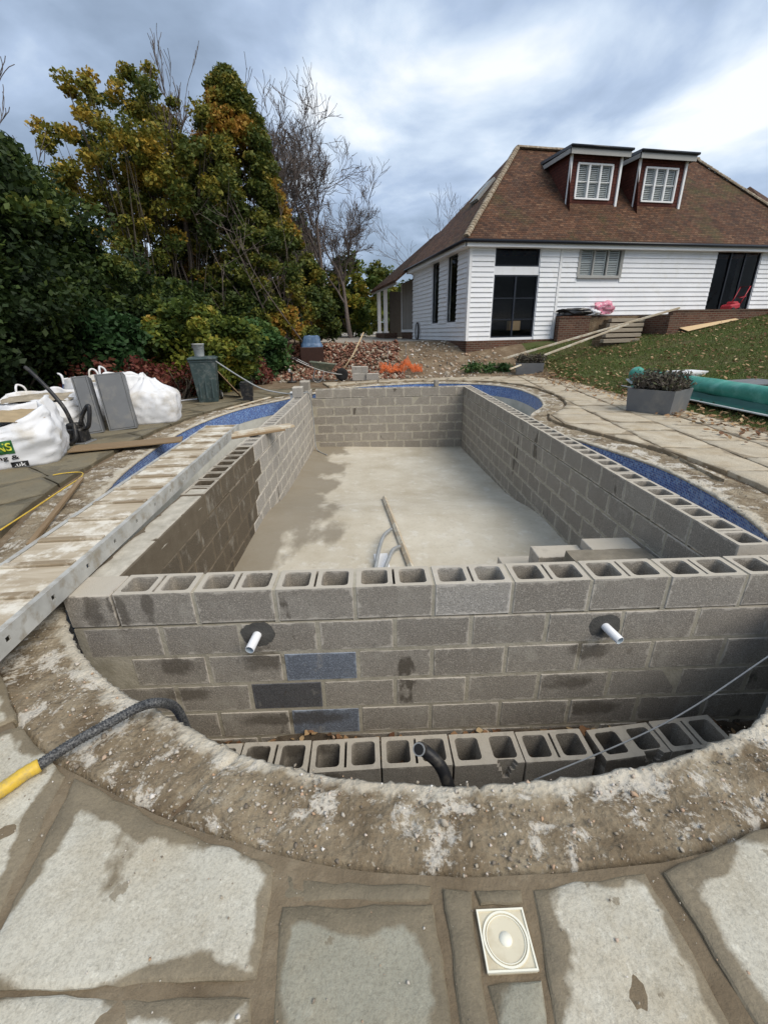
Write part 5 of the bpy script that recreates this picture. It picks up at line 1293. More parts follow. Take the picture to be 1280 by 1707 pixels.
# boards, one by one
board = MB().add([(0, 0, 0), (0, -.046, 0), (0, -.010, .172), (0, 0, .172), (1, 0, 0), (1, -.046, 0), (1, -.010, .172), (1, 0, .172)], [(0, 3, 2, 1), (4, 5, 6, 7), (1, 2, 6, 5), (0, 1, 5, 4), (3, 7, 6, 2)]).mesh('weatherboard', M['weatherboard'])
def spans(lo, hi, z, ops):
    s = [(lo, hi)]
    for o in ops:
        if o[2]-.06 < z+.12 and o[3]+.03 > z+.05:
            n_ = []
            for a, b in s:
                if o[1] <= a or o[0] >= b: n_.append((a, b)); continue
                if o[0]-.03 > a: n_.append((a, o[0]-.03))
                if o[1]+.03 < b: n_.append((o[1]+.03, b))
            s = n_
    return [q for q in s if q[1]-q[0] > .04]
P_ = .166; z = ZB
while z < ZE-.12:
    for lo, hi in ((.07, AP-.06), (AP+.06, HLEN)):
        if lo > 1 and z < ZR-.05: continue
        for a, b in spans(lo, hi, z, [DOOR, UPW, WIN, BIG]): link('weatherboard', board, front, (a, -.002+rng.uniform(-.002, .002), z+rng.uniform(-.003, .003)), None, (b-a, 1, 1))
    for a, b in spans(.07, HDEP-.02, z, LO): link('weatherboard', board, sidew, (-.002, b, z+rng.uniform(-.003, .003)), (0, 0, -math.pi/2), (b-a, 1, 1))
    z += P_
for (x, y, s) in ((.0, -.022, (.11, .045)), (AP, -.022, (.10, .045))): part(MB().box((x+.02, y, (ZE+ZB)/2-.03), (s[0], s[1], ZE-ZB-.06)), 'corner_board', M['white'])
part(MB().box((-.022, .08, (ZE+ZB)/2-.03), (.044, .10, ZE-ZB-.06)), 'corner_board', M['white'])
# dark toothed end of the boards on the side wall
mb = MB(); z = ZB
while z < ZE-.2: mb.box((-.018, HDEP-.0, z+.05), (.05, .10, .075)); z += P_*1.5
part(mb, 'board_end', M['blackp'])
mb = MB(); mb.box((AP/2+.0, .05, (ZB+.0)/2), (AP, .2, ZB)); mb.box((.05, HDEP/2+.08, ZB/2), (.2, HDEP-.16, ZB)); mb.box((AP/2+HLEN/2, .06, ZR/2), (HLEN-AP-.01, .2, ZR)); part(mb, 'plinth', M['brick'], None, True)
def glazing(name, o, face, frame, cols, bars, th=.06, pmat='glass', dep=.05, matf=None):
    """frame, mullions and panes in an opening on the front (face f) or side (face s)"""
    a0, a1, z0, z1 = o; mb = MB(); f = .05
    def bx(c, s, mat=None):
        return mb.box((c[0], c[1], c[2]), s) if face == 'f' else mb.box((c[1], c[0], c[2]), (s[1], s[0], s[2]))
    w_ = a1-a0
    bx(((a0+a1)/2, dep, z0+f/2), (w_, th, f)); bx(((a0+a1)/2, dep, z1-f/2), (w_, th, f)); bx((a0+f/2, dep, (z0+z1)/2), (f, th, z1-z0-2*f)); bx((a1-f/2, dep, (z0+z1)/2), (f, th, z1-z0-2*f))
    for k in range(1, cols): bx((a0+w_*k/cols, dep, (z0+z1)/2), (f*1.2, th*.9, z1-z0-2*f))
    for k in bars: bx(((a0+a1)/2, dep+.004, z0+(z1-z0)*k), (w_-2*f, th*.7, .03))
    wd = part(mb, name, matf or frame)
    for k in range(cols):
        b0 = a0+w_*k/cols+f*.6; b1 = a0+w_*(k+1)/cols-f*.6; m2 = MB()
        q = [(b0, dep+.012, z0+f), (b1, dep+.012, z0+f), (b1, dep+.012, z1-f), (b0, dep+.012, z1-f)]
        if face != 'f': q = [(y, x, z_) for x, y, z_ in q][::-1]
        m2.add(q, [(0, 1, 2, 3)]); link('pane', m2.mesh('pane', M[pmat]), wd)
    return wd
glazing('double_door', DOOR, 'f', M['navy'], 2, [.30, .64], .07)
glazing('window', UPW, 'f', M['navy'], 1, [], .06)
for o in LO: glazing('window', o, 's', M['navy'], 1, [], .05)
glazing('glazed_door', BIG, 'f', M['blackp'], 3, [], .08)
M['greytrim'] = simple('grey_trim', (.36, .355, .335), .55, .1, 4, .05)
def shutters(parent, a0, a1, z0, z1, y, n=3):
    mb = MB(); w_ = (a1-a0)/n
    for k in range(n):
        b0, b1 = a0+w_*k+.03, a0+w_*(k+1)-.03
        mb.box(((b0+b1)/2, y, (z0+z1)/2), (b1-b0, .02, .035)); mb.box((b0+.02, y, (z0+z1)/2), (.035, .022, z1-z0)); mb.box((b1-.02, y, (z0+z1)/2), (.035, .022, z1-z0))
        z = z0+.03
        while z < z1-.02: mb.box(((b0+b1)/2, y, z), (b1-b0-.075, .008, .05), Matrix.Rotation(-.75, 3, 'X')); z += .058
    return link('shutter', mb.mesh('shutter', M['white']), parent)
wd = glazing('window', WIN, 'f', M['greytrim'], 3, [], .09, dep=.0); shutters(wd, WIN[0]+.05, WIN[1]-.05, WIN[2]+.05, WIN[3]-.05, .06)
link('sill', MB().box(((WIN[0]+WIN[1])/2, -.05, WIN[2]-.025), (WIN[1]-WIN[0]+.08, .12, .045)).mesh('sill', M['greytrim']), wd)
link('surround', MB().box((WIN[0]-.03, -.03, (WIN[2]+WIN[3])/2), (.06, .05, WIN[3]-WIN[2])).box((WIN[1]+.03, -.03, (WIN[2]+WIN[3])/2), (.06, .05, WIN[3]-WIN[2])).mesh('surround', M['greytrim']), wd)
part(MB().box((DOOR[1]-.55, .55, DOOR[2]+.42), (.42, .3, .34)), 'cardboard_box', M['card'])
# roof
ov = .32; sl_f = (ZRID-ZE)/(3.65+.3)
def zroof(w_): return ZE+(w_+.3)*sl_f
e0 = (-ov, -ov, ZE-.02); e1 = (HLEN+ov, -ov, ZE-.02); e2 = (HLEN+ov, HDEP+ov, ZE-.02); e3 = (-ov, HDEP+ov, ZE-.02); ra = (3.31, 3.65, ZRID); rb = (12.0, 3.65, ZRID)
V = [Vector(p) for p in (e0, e1, e2, e3, ra, rb)]; V += [v-Vector((0, 0, .10)) for v in V]
F = [(0, 1, 5, 4), (1, 2, 5), (2, 3, 4, 5), (3, 0, 4)]; F += [tuple(i+6 for i in f)[::-1] for f in F]; F += [(0, 6, 7, 1), (1, 7, 8, 2), (2, 8, 9, 3), (3, 9, 6, 0)]
roof = part(MB().add(V, F), 'roof', M['rooftile'], None, True)
# bonnet and ridge tiles
def capline(a, b, name, step, r, flare):
    a, b = Vector(a), Vector(b); d = b-a; n_ = int(d.length/step); q = d.to_track_quat('X', 'Z').to_euler()
    V = []; F = []
    for i, (x, s) in enumerate(((0, 1.0), (step*1.25, flare))):
        for k in range(7): th = math.pi*k/6; V += [(x, r*s*math.cos(th), r*s*math.sin(th)*.75-.02)]
    F = [(k, k+1, k+8, k+7) for k in range(6)]+[(0, 7, 13, 6), tuple(range(7))[::-1], tuple(range(7, 14))]
    me = MB().add(V, F).mesh(name, M['ridge'])
    for k in range(n_): link(name, me, roof, a+d*(k/n_)+Vector((0, 0, .045+rng.uniform(-.006, .006))), (q[0], q[1], q[2]))
capline(e0, ra, 'hip_tile', .155, .125, .86); capline(e1, rb, 'hip_tile', .155, .125, .86); capline(ra, rb, 'ridge_tile', .33, .13, .97)
mb = MB(); mb.box((HLEN/2, -.285, ZE-.20), (HLEN+.5, .03, .13)); part(mb, 'fascia', M['white']); mb = MB(); mb.box((-.285, HDEP/2, ZE-.20), (.03, HDEP+.45, .13)); part(mb, 'fascia', M['white'])
part(MB().box((HLEN/2, -.14, ZE-.255), (HLEN+.5, .26, .02)).box((-.14, HDEP/2+.1, ZE-.2551), (.26, HDEP+.2, .019)), 'soffit', M['white'])
part(MB().tube([(-ov-.05, -ov-.05, ZE-.10), (HLEN+ov, -ov-.05, ZE-.10)], .058, 8), 'gutter', M['blackp'], None, False, True); part(MB().tube([(-ov-.05, -ov+.01, ZE-.10), (-ov-.05, HDEP+ov, ZE-.10)], .058, 8), 'gutter', M['blackp'], None, False, True)
# skylight on the hip end
def onhip(u_, w_): k = (u_+ov)/(3.31+ov); return Vector((u_, w_, ZE+(ZRID-ZE)*k))
p = onhip(1.75, 3.2); n_ = Vector((-(ZRID-ZE), 0, 3.31+ov)).normalized(); sl_ = Vector((3.31+ov, 0, ZRID-ZE)).normalized(); R = Matrix((sl_, Vector((0, 1, 0)), sl_.cross(Vector((0, 1, 0))))).transposed()
sk = part(MB().box(p+n_*.06, (1.0, .75, .10), R), 'skylight', M['greytrim']); link('pane', MB().box(p+n_*.115, (.84, .60, .012), R).mesh('pane', M['glass']), sk)
# dormers
WD = 1.2; zb = 5.86; zt = 7.42
def dormer(a0, a1):
    back = lambda z_: (z_-ZE)/sl_f-.3
    V = []; F = []
    body = MB()
    for a in (a0, a1):
        s = 1 if a == a0 else -1
        body.add([(a, WD, zb-.35), (a, WD, zt), (a, back(zt), zt), (a, WD-.36, zb-.36)], [(0, 1, 2, 3) if s > 0 else (3, 2, 1, 0)])
    wa0, wa1, wz0, wz1 = a0+.36, a1-.36, zb+.12, zt-.30
    f = MB(); f.prism([(a0, zb-.12), (a1, zb-.12), (a1, zt), (a0, zt)], WD-.0, WD+.08, [[(wa0, wz0), (wa1, wz0), (wa1, wz1), (wa0, wz1)]], RX); f.v = [(x, y, z_) for x, y, z_ in f.v]
    base = len(body.v); body.add(f.v, f.f)
    d = part(body, 'dormer', M['tilehung'], None, True)
    rz_ = MB(); bz = back(zt+.1)
    V = [Vector(q) for q in ((a0-.18, WD-.30, zt+.05), (a1+.18, WD-.30, zt+.05), (a1+.18, bz+.4, zt+.12), (a0-.18, bz+.4, zt+.12))]; V += [v+Vector((0, 0, .10)) for v in V]
    rz_.add(V, [(0, 3, 2, 1), (4, 5, 6, 7), (0, 1, 5, 4), (1, 2, 6, 5), (2, 3, 7, 6), (3, 0, 4, 7)]); link('flat_roof', rz_.mesh('flat_roof', M['leadgrey']), d)
    link('fascia', MB().box(((a0+a1)/2, WD-.27, zt-.045), (a1-a0+.30, .03, .17)).box((a0-.15, (WD+bz)/2, zt-.03), (.03, bz-WD+.4, .15)).box((a1+.15, (WD+bz)/2, zt-.03), (.03, bz-WD+.4, .15)).mesh('fascia', M['greytrim']), d)
    link('gutter', MB().tube([(a0-.2, WD-.33, zt+.10), (a1+.2, WD-.33, zt+.10)], .045, 7).mesh('gutter', M['blackp'], True), d)
    for a in (a0+.035, a1-.035): link('post', MB().box((a, WD-.03, (zb+zt)/2-.12), (.085, .075, zt-zb+.10)).mesh('post', M['white']), d)
    m2 = MB(); fr = .055; w_ = wa1-wa0
    m2.box(((wa0+wa1)/2, WD-.0, wz0+fr/2), (w_+.04, .10, fr)); m2.box(((wa0+wa1)/2, WD, wz1-fr/2), (w_+.04, .10, fr))
    for k in range(4): m2.box((wa0+w_*k/3, WD, (wz0+wz1)/2), (fr*1.25, .09, wz1-wz0-2*fr))
    for k in range(3): m2.box((wa0+w_*(k+.5)/3, WD+.005, (wz0+wz1)/2), (w_/3-fr*1.3, .04, .022))
    link('window_frame', m2.mesh('window_frame', M['white']), d)
    for k in range(3): link('pane', MB().add([(wa0+w_*k/3+.03, WD+.02, wz0+.05), (wa0+w_*(k+1)/3-.03, WD+.02, wz0+.05), (wa0+w_*(k+1)/3-.03, WD+.02, wz1-.05), (wa0+w_*k/3+.03, WD+.02, wz1-.05)], [(0, 1, 2, 3)]).mesh('pane', M['glass']), d)
    shutters(d, wa0+.02, wa1-.02, wz0+.05, wz1-.05, WD+.07)
    link('backing', MB().box(((a0+a1)/2, WD+.45, (zb+zt)/2), (a1-a0-.04, .03, zt-zb-.1)).mesh('backing', M['room']), d)
    link('apron', MB().box(((a0+a1)/2, WD-.06, zb-.10), (a1-a0+.1, .22, .02), Matrix.Rotation(.77, 3, 'X')).mesh('apron', M['leadgrey']), d)
M['leadgrey'] = simple('lead_sheet', (.115, .125, .14), .5, .25, 4, .1, .4)
dormer(4.24, 6.42); dormer(7.17, 9.33)
# lower wing with porch behind the side wall
wing = empty('porch_wing', 'lower wing with grey boarded wall and open porch behind the white side wall', 'house wing', (HC.x, HC.y, 0), HA)
W0, W1 = HDEP+.12, 13.6; EV = 3.85
uw = -.95
mb = MB(); mb.box((.35, (W0+W1-3)/2, 2.55), (.12, W1-3-W0, 2.9)); part(mb, 'wall', M['greyboard'], wing)
bm_ = MB().box((0, 0, 0), (.03, .165, 2.4), None, .004).mesh('board', M['greyboard']); y = W0+.1
while y < W1-3.1: link('board', bm_, wing, (.27+rng.uniform(-.006, .006), y, 2.75)); y += .175
part(MB().box((.25, (W0+W1-3)/2, 1.47), (.08, W1-3-W0, .14)).box((.25, W0+.0, 2.7), (.07, .07, 2.5)).box((.25, W1-3.05, 2.7), (.07, .07, 2.5)), 'trim', M['white'], wing)
part(MB().box((.36, (W0+W1-3)/2, 1.0), (.2, W1-3-W0, .8)), 'plinth', M['brick'], wing, True)
V = [Vector(q) for q in ((uw, W0-.12, EV), (3.3, W0-.12, EV+3.2), (3.3, W1+.3, EV+3.2), (uw, W1+.3, EV))]; V += [v-Vector((0, 0, .12)) for v in V]
part(MB().add(V, [(3, 2, 1, 0), (4, 5, 6, 7), (0, 1, 5, 4), (1, 2, 6, 5), (2, 3, 7, 6), (3, 0, 4, 7)]), 'roof', M['rooftile'], wing, True)
part(MB().box((uw+.06, (W0+W1)/2, EV-.16), (.03, W1-W0+.3, .13)), 'fascia', M['greytrim'], wing)
for yy in (W1-2.0, W1-.1): part(MB().box((uw+.45, yy, 2.55), (.20, .20, 2.5)).box((uw+.45, yy, 1.42), (.3, .3, .1)), 'post', M['white'], wing)
part(MB().box((uw+.55, W1-1.6, 1.2), (.8, 2.6, .35)), 'step', M['brick'], wing, True)
part(MB().box((1.3, W1-.1, 2.4), (2.2, .1, 2.8)), 'rear_wall', M['room'], wing)
# coil of hose on the side wall
hp = HC+HW*(wa(699, 552)); hc = empty('hose_coil', 'black hose coil hung low on the white side wall', 'hose', (hp.x-.06, hp.y, wz_at(699, 552, wa(699, 552))), HA)
for k in range(3):
    MB().tube([(-.05-.015*k, (.30-.03*k)*math.cos(t), (.42-.02*k)*math.sin(t)) for t in np.linspace(0, 6.2832, 25)], .018, 6, False).build('loop', M['black'], hc, True)
# neighbouring barn roof
rp_ = gd(1250, 310, 48); ba = math.radians(38); bp_ = Vector((rp_.x-(math.cos(ba)*1.0-math.sin(ba)*4), rp_.y-(math.sin(ba)*1.0+math.cos(ba)*4))); rz0 = rp_.z-10.4
bn_ = empty('far_barn', 'red tiled barn roof showing past the hip of the house', 'barn', (bp_.x, bp_.y, rz0), ba)
part(MB().box((6, 4, 3), (16, 8, 6)), 'wall', M['stucco'], bn_)
V = [Vector(q) for q in ((-2.6, -.5, 6.0), (14.5, -.5, 6.0), (14.5, 8.5, 6.0), (-2.6, 8.5, 6.0), (1.0, 4, 10.4), (14.5, 4, 10.4))]
part(MB().add(V, [(0, 1, 5, 4), (2, 3, 4, 5), (3, 0, 4), (1, 2, 5), (0, 3, 2, 1)]), 'roof', M['rooftile'], bn_, True)
# retaining wall, terrace, steps
RW0 = HC+HU*(AP+.02)-HW*.18; zt_ = 1.80
rwall = empty('retaining_wall', 'brick retaining wall along the terrace in front of the house', 'brick wall', (RW0.x, RW0.y, 0), HA)
rwall['kind'] = 'thing'
part(MB().box((.65, -.12, 1.15), (1.32, .22, 1.3)), 'brickwork', M['brick'], rwall, True)
part(MB().box((3.6, -.95, 1.0), (.22, 1.6, 1.6)).box((8.2, -1.62, 1.18), (9.2, .22, 1.5)), 'brickwork', M['brick'], rwall, True)
part(MB().box((.65, -.12, 1.83), (1.36, .26, .06)).box((8.2, -1.62, 1.955), (9.24, .26, .05)), 'coping_course', M['brick'], rwall, True)
ter = MB().box((RW0.x+HU.x*2.5+HW.x*-.0, RW0.y+HU.y*2.5, .9), (.01, .01, .01)); 
tO = MB().box((8.2, -.72, .92), (9.1, 1.66, 1.86)).box((2.45, -.0, .9), (2.3, .20, 1.86)).build('terrace', M['dirt'], None, False, (RW0.x, RW0.y, 0), (0, 0, HA)); tag(tO, 'earth terrace behind the retaining wall', None, None, 'structure')
stn = empty('garden_steps', 'timber sleeper steps cut into the bank beside the retaining wall', 'steps', (RW0.x, RW0.y, 0), HA)
for k in range(5):
    MB().box((0, 0, 0), (1.5, .20, .13), None, .01).build('tread', M['sleeper'], stn, False, (1.55+.30*k, -1.75+.32*k, .98+.175*k)); MB().box((0, 0, 0), (1.45, .5, .3)).build('earth', M['dirt'], stn, False, (1.55+.30*k, -1.44+.32*k, .86+.175*k))
def pole(label, a, da, b, db, wdt, th): return plank('timber_pole', label, 'plank', gd(a[0], a[1], da), gd(b[0], b[1], db), wdt, th, M['plank'], 'long timbers on the steps')
pole('long pale timber running from the small planter up the steps', (838, 598), 16.6, (1132, 513), 19.4, .10, .06)
pole('shorter pale timber crossing the long one at the foot of the steps', (906, 592), 16.4, (1046, 540), 18.0, .12, .05)
pole('short timber offcut lying by the small planter on the bank', (850, 615), 14.9, (868, 608), 15.4, .06, .04)
# black sacks and pink bag on the wall
def blob(name, label, cat, c, s, mat, seed, amp=.35, sub=3):
    bm = bmesh.new(); bmesh.ops.create_icosphere(bm, subdivisions=sub, radius=1)
    for v in bm.verts:
        p = v.co.copy(); k = 1+amp*fbm(p.x, p.y, p.z+seed, 1.6)+amp*.4*nz(p.x, p.y, p.z+seed, 5); v.co = Vector((p.x*s[0]*k, p.y*s[1]*k, max(-s[2]*.72, p.z*s[2]*k)))
    me = bpy.data.meshes.new(name); bm.to_mesh(me); bm.free(); me.materials.append(mat); o = link(name, me, None, c); return tag(o, label, cat)
def onh(u_, w_, z_): p = HC+HU*u_+HW*w_; return (p.x, p.y, z_)
blob('black_sack', 'shiny black plastic sheeting heaped on the retaining wall', 'plastic sheet', onh(AP+.78, -.22, 1.99), (.70, .16, .16), M['blackbag'], 1, .4)
blob('plastic_bag', 'pink and white plastic bag crumpled on the retaining wall', 'plastic bag', onh(AP+1.95, -.25, 2.08), (.38, .22, .24), M['pinkbag'], 7, .55)
blob('plastic_bag', 'small white plastic bag squashed beside the pink one', 'plastic bag', onh(AP+1.5, -.30, 1.97), (.26, .18, .13), M['bag'], 9, .5)
# red mower
mp = onh(fa(1192, 505), -.75, 1.86); mw = empty('red_mower', 'red garden machine with folded tube handle parked before the dark glazed door', 'garden machine', mp, HA+.2)
MB().box((-.05, 0, .24), (.62, .42, .22), Matrix.Rotation(-.12, 3, 'Y'), .05).box((.05, 0, .38), (.34, .30, .12), None, .04).build('body', M['red'], mw)
for s in (-1, 1):
    MB().lathe([(.001, -.03), (.10, -.03), (.11, 0), (.10, .03), (.001, .03)], 14, (-.22, s*.23, .11), Matrix.Rotation(math.pi/2, 3, 'X')).build('wheel', M['tyre'], mw, True)
    MB().lathe([(.001, -.03), (.10, -.03), (.11, 0), (.10, .03), (.001, .03)], 14, (.20, s*.23, .11), Matrix.Rotation(math.pi/2, 3, 'X')).build('wheel', M['tyre'], mw, True)
MB().tube([(.22, -.18, .3), (.62, -.18, .98), (.62, .18, .98), (.22, .18, .3)], .018, 6).tube([(.1, -.18, .55), (.5, -.18, .62), (.5, .18, .62)], .014, 6).build('handle', M['red'], mw, True)
# ------------------------------------------------------------------ vegetation
def grow(r, base, dir_, length, rad, level, maxl, out, tips, spread=.6, curl=.12, up=.12, nch=(3, 5), ratio=.62):
    n_ = 6 if level < 2 else 4; p = Vector(base); d = Vector(dir_).normalized(); P = [p.copy()]; Rr = [rad]
    for i in range(n_):
        d = (d+Vector((r.gauss(0, curl), r.gauss(0, curl), r.gauss(0, curl)+up*.3))).normalized(); p = p+d*(length/n_); P.append(p.copy()); Rr.append(rad*(1-.62*(i+1)/n_))
    out.append((P, Rr, level)); 
    if level >= maxl: tips.append(P[-1]); tips.append(P[2]); return
    k = r.randint(*nch)+(1 if level == 0 else 0)
    for c in range(k):
        t = r.uniform(.35 if level == 0 else .25, 1.0); i = min(n_-1, int(t*n_)); q = P[i].lerp(P[i+1], t*n_-i) if i < n_ else P[-1]
        ax = (P[i+1]-P[i]).normalized(); a = ax.cross(Vector((r.gauss(0, 1), r.gauss(0, 1), r.gauss(0, 1)))).normalized()
        nd = (ax*math.cos(spread*r.uniform(.6, 1.2))+a*math.sin(spread*r.uniform(.6, 1.2))+Vector((0, 0, up))).normalized()
        grow(r, q, nd, length*ratio*r.uniform(.7, 1.15), max(.004, Rr[i]*.62), level+1, maxl, out, tips, spread, curl*1.15, up, nch, ratio)
def skeleton(parent, out, mat, name='trunk', rmin=0.0):
    mb = MB()
    for P, Rr, lv in out: mb.tube(P, [max(rmin, q) for q in Rr], 8 if lv == 0 else 5 if lv == 1 else 3, False)
    return mb.build(name, mat, parent, True)
def tree(name, label, base, h, r0, seed, leaf=None, mat='leafmix', maxl=4, n=0, size=.12, spread=.6, up=.15, jit=.35, tint=None, lean=(0, 0), bark='bark', nch=(3, 5), ratio=.62, trunk=.42, rmin=.006, group=None):
    r = random.Random(seed); out = []; tips = []
    e = empty(name, label, 'tree', base, 0, group)
    grow(r, (0, 0, -.1), (lean[0], lean[1], 1), h*trunk, r0, 0, maxl, out, tips, spread, .10, up, nch, ratio)
    top = max(p.z for P, _, _ in out for p in P); k = h/top
    for P, Rr, lv in out:
        for p in P: p *= k
    tips = [p*1.0 for p in tips]
    skeleton(e, out, M[bark], 'trunk', rmin)
    if n:
        q = nr.integers(0, len(tips), n); C = np.array([tuple(t*k) for t in tips])[q] if False else np.array([tuple(t) for t in tips])[q]
        C = C+nr.normal(0, jit, (n, 3)); tt = None
        if tint: tt = tint(C)
        leafmesh('crown', C, size, M[mat], seed, e, tt)
    return e, tips
def bush(name, label, base, shape, n, size, mat, seed, tint=None, cat='shrub', clump=.32, nclump=70, stems=14, hollow=.5, group=None, part_='crown', flat=1.0, stretch=1.7):
    """crown of leaf clumps spread through a volume; shape(u1,u2,u3)->point"""
    r = random.Random(seed); g_ = np.random.default_rng(seed); e = empty(name, label, cat, base, 0, group)
    C = np.array([shape(r) for _ in range(nclump)]); ci = g_.integers(0, nclump, n); cr = g_.uniform(.6, 1.3, nclump)*clump
    D = g_.normal(size=(n, 3)); D /= np.linalg.norm(D, axis=1)[:, None]; D *= (g_.random(n)**.45)[:, None]; D[:, 2] *= .75*flat
    P = C[ci]+D*cr[ci][:, None]; ct = g_.random(nclump)
    tt = tint(P, ct[ci], D[:, 2]) if tint else ct[ci]*.6+.2
    ok = P[:, 2] > -.05; P = P[ok]; tt = np.asarray(tt)[ok]
    mb = MB()
    for k in range(stems):
        c = Vector(C[r.randrange(nclump)]); b = Vector((r.uniform(-.3, .3)+c.x*.12, r.uniform(-.3, .3)+c.y*.12, 0)); m = b.lerp(c, .5)+Vector((r.gauss(0, .12), r.gauss(0, .12), .1)); mb.tube(curve3([b, m, c], 4), [.05*(1-.11*i)*(.5+size*2.5) for i in range(9)], 5, False)
    mb.build('trunk' if cat == 'tree' else 'stem', M['bark'], e, True)
    leafmesh(part_, P, size, M[mat], seed, e, tt, stretch)
    return e
def ell(cx, cy, cz, rx, ry, rz, shell=.55):
    def f(r):
        v = Vector((r.gauss(0, 1), r.gauss(0, 1), r.gauss(0, 1))).normalized()*(r.uniform(shell**3, 1)**(1/3)); return (cx+v.x*rx, cy+v.y*ry, max(.1, cz+v.z*rz))
    return f
# tall ivy-clad cone
cb = gd(432, 560, 20.5); cb.z = terr(cb.x, cb.y)-.05
ap = gd(362, 112, 20.5); H_ = ap.z-cb.z
axx = (ap.x-cb.x, ap.y-cb.y)
def cone(r):
    t = r.random()**1.25; z = .4+(H_-.6)*t; rad = (3.15*(1-t)**.78+.10)*(1 if r.random() < .75 else r.uniform(.4, 1)); th = r.uniform(0, 6.283)
    lx = axx[0]*t; ly = axx[1]*t
    return (lx+rad*math.cos(th)*.98+.25*math.sin(t*9), ly+rad*math.sin(th), z)
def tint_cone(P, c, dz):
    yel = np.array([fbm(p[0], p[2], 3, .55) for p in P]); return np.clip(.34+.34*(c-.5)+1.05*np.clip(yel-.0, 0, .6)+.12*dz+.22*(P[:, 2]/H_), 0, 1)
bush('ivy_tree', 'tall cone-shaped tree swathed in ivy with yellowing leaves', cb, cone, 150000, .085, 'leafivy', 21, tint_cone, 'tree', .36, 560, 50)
# bare stems of the ivy tree and brush in front of it
mb_r = random.Random(5)
def brush(label, base, n, spread, h, seed, lean=0, rad=.02, mat='barkpale', name='sapling_thicket'):
    r = random.Random(seed); e = empty(name, label, 'saplings', base); mb = MB()
    for k in range(n):
        b = Vector((r.gauss(0, spread), r.gauss(0, spread*.5), 0)); t = b+Vector((r.gauss(lean, h*.22), r.gauss(0, h*.15), h*r.uniform(.55, 1.1))); m = b.lerp(t, .55)+Vector((r.gauss(0, .25), r.gauss(0, .2), 0))
        C = curve3([b, m, t], 5); mb.tube(C, [rad*(1-.085*i) for i in range(len(C))], 4, False)
        for q in range(9):
            i = r.randint(3, 9); d = Vector((r.gauss(0, .5), r.gauss(0, .4), r.uniform(.1, .8))); mb.tube([C[i], C[i]+d*.45, C[i]+d*r.uniform(.7, 1.2)+Vector((0, 0, .1))], [rad*.4, rad*.3, rad*.15], 3, False)
    mb.build('stem', M[mat], e, True); return e
p = gd(440, 585, 18.6); p.z = terr(p.x, p.y); brush('thicket of thin bare stems leaning in front of the ivy-clad tree', p, 34, 1.1, 5.2, 8, -.9, .028)
# loose autumn trees to its left, with bare leaders above
def loose(label, px, py, d, rx, rz, n, nc, seed, ty):
    c = gd(px, py, d); zb_ = terr(c.x, c.y)-.05
    bush('autumn_tree', label, (c.x, c.y, zb_), ell(0, 0, c.z-zb_, rx, rx*.8, rz, .15), n, .08, 'leafmix', seed, lambda P, cc, dz: np.clip(ty+.42*(cc-.5)+.5*np.array([fbm(p[0], p[1], p[2], .5) for p in P])+.05*(P[:, 2]-4), 0, 1), 'tree', .34, nc, 60)
loose('loose spreading tree with sparse yellow-green leaves beside the ivy cone', 272, 318, 19.0, 2.4, 3.1, 36000, 200, 33, .52)
loose('yellowing tree with see-through crown between the dark trees and the ivy cone', 195, 310, 18.4, 2.0, 2.7, 17000, 100, 37, .66)
tb2 = gd(318, 560, 18.6); tb2.z = terr(tb2.x, tb2.y)
tree('bare_leader_tree', 'thin bare tree whose shoots rise highest above the loose autumn tree', tb2, 9.9, .11, 51, None, maxl=4, spread=.36, up=.34, nch=(3, 4), ratio=.55, trunk=.66, rmin=.009, bark='barkpale')
# dark evergreen masses on the left
dark = [(-12, 640, 12.6, 5.6, 2.1, 'broad dark evergreen tree at the edge of the patio behind the bags', 61), (95, 640, 14.0, 5.0, 2.0, 'dark evergreen tree with trailing yellow sprays beside the autumn trees', 62), (205, 630, 15.6, 3.6, 1.9, 'low dark evergreen under the yellowing tree', 63), (-150, 640, 11.5, 5.6, 2.2, 'dark evergreen tree mostly beyond the patio corner', 64), (400, 600, 18.8, 2.7, 1.6, 'dark bushy evergreen at the foot of the ivy-clad tree', 65), (300, 612, 17.0, 3.0, 1.7, 'dark laurel mass behind the yellow-green shrub', 66)]
for x, y, d, h, rad, lab, sd_ in dark:
    b = gd(x, y, d); b.z = terr(b.x, b.y)-.05
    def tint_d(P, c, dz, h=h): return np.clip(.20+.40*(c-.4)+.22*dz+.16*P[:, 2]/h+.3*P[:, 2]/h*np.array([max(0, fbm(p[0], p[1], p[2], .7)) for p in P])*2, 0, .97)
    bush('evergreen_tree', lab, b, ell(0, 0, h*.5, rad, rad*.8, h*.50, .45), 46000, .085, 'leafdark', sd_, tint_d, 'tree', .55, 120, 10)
pb = gd(62, 560, 14.5); pb.z = 0
tree('bare_tree', 'thin bare tree poking above the dark evergreens', pb, 7.6, .07, 71, None, maxl=3, spread=.45, up=.3, nch=(4, 6), ratio=.5, trunk=.7, rmin=.010, bark='barkpale', lean=(-.15, 0))
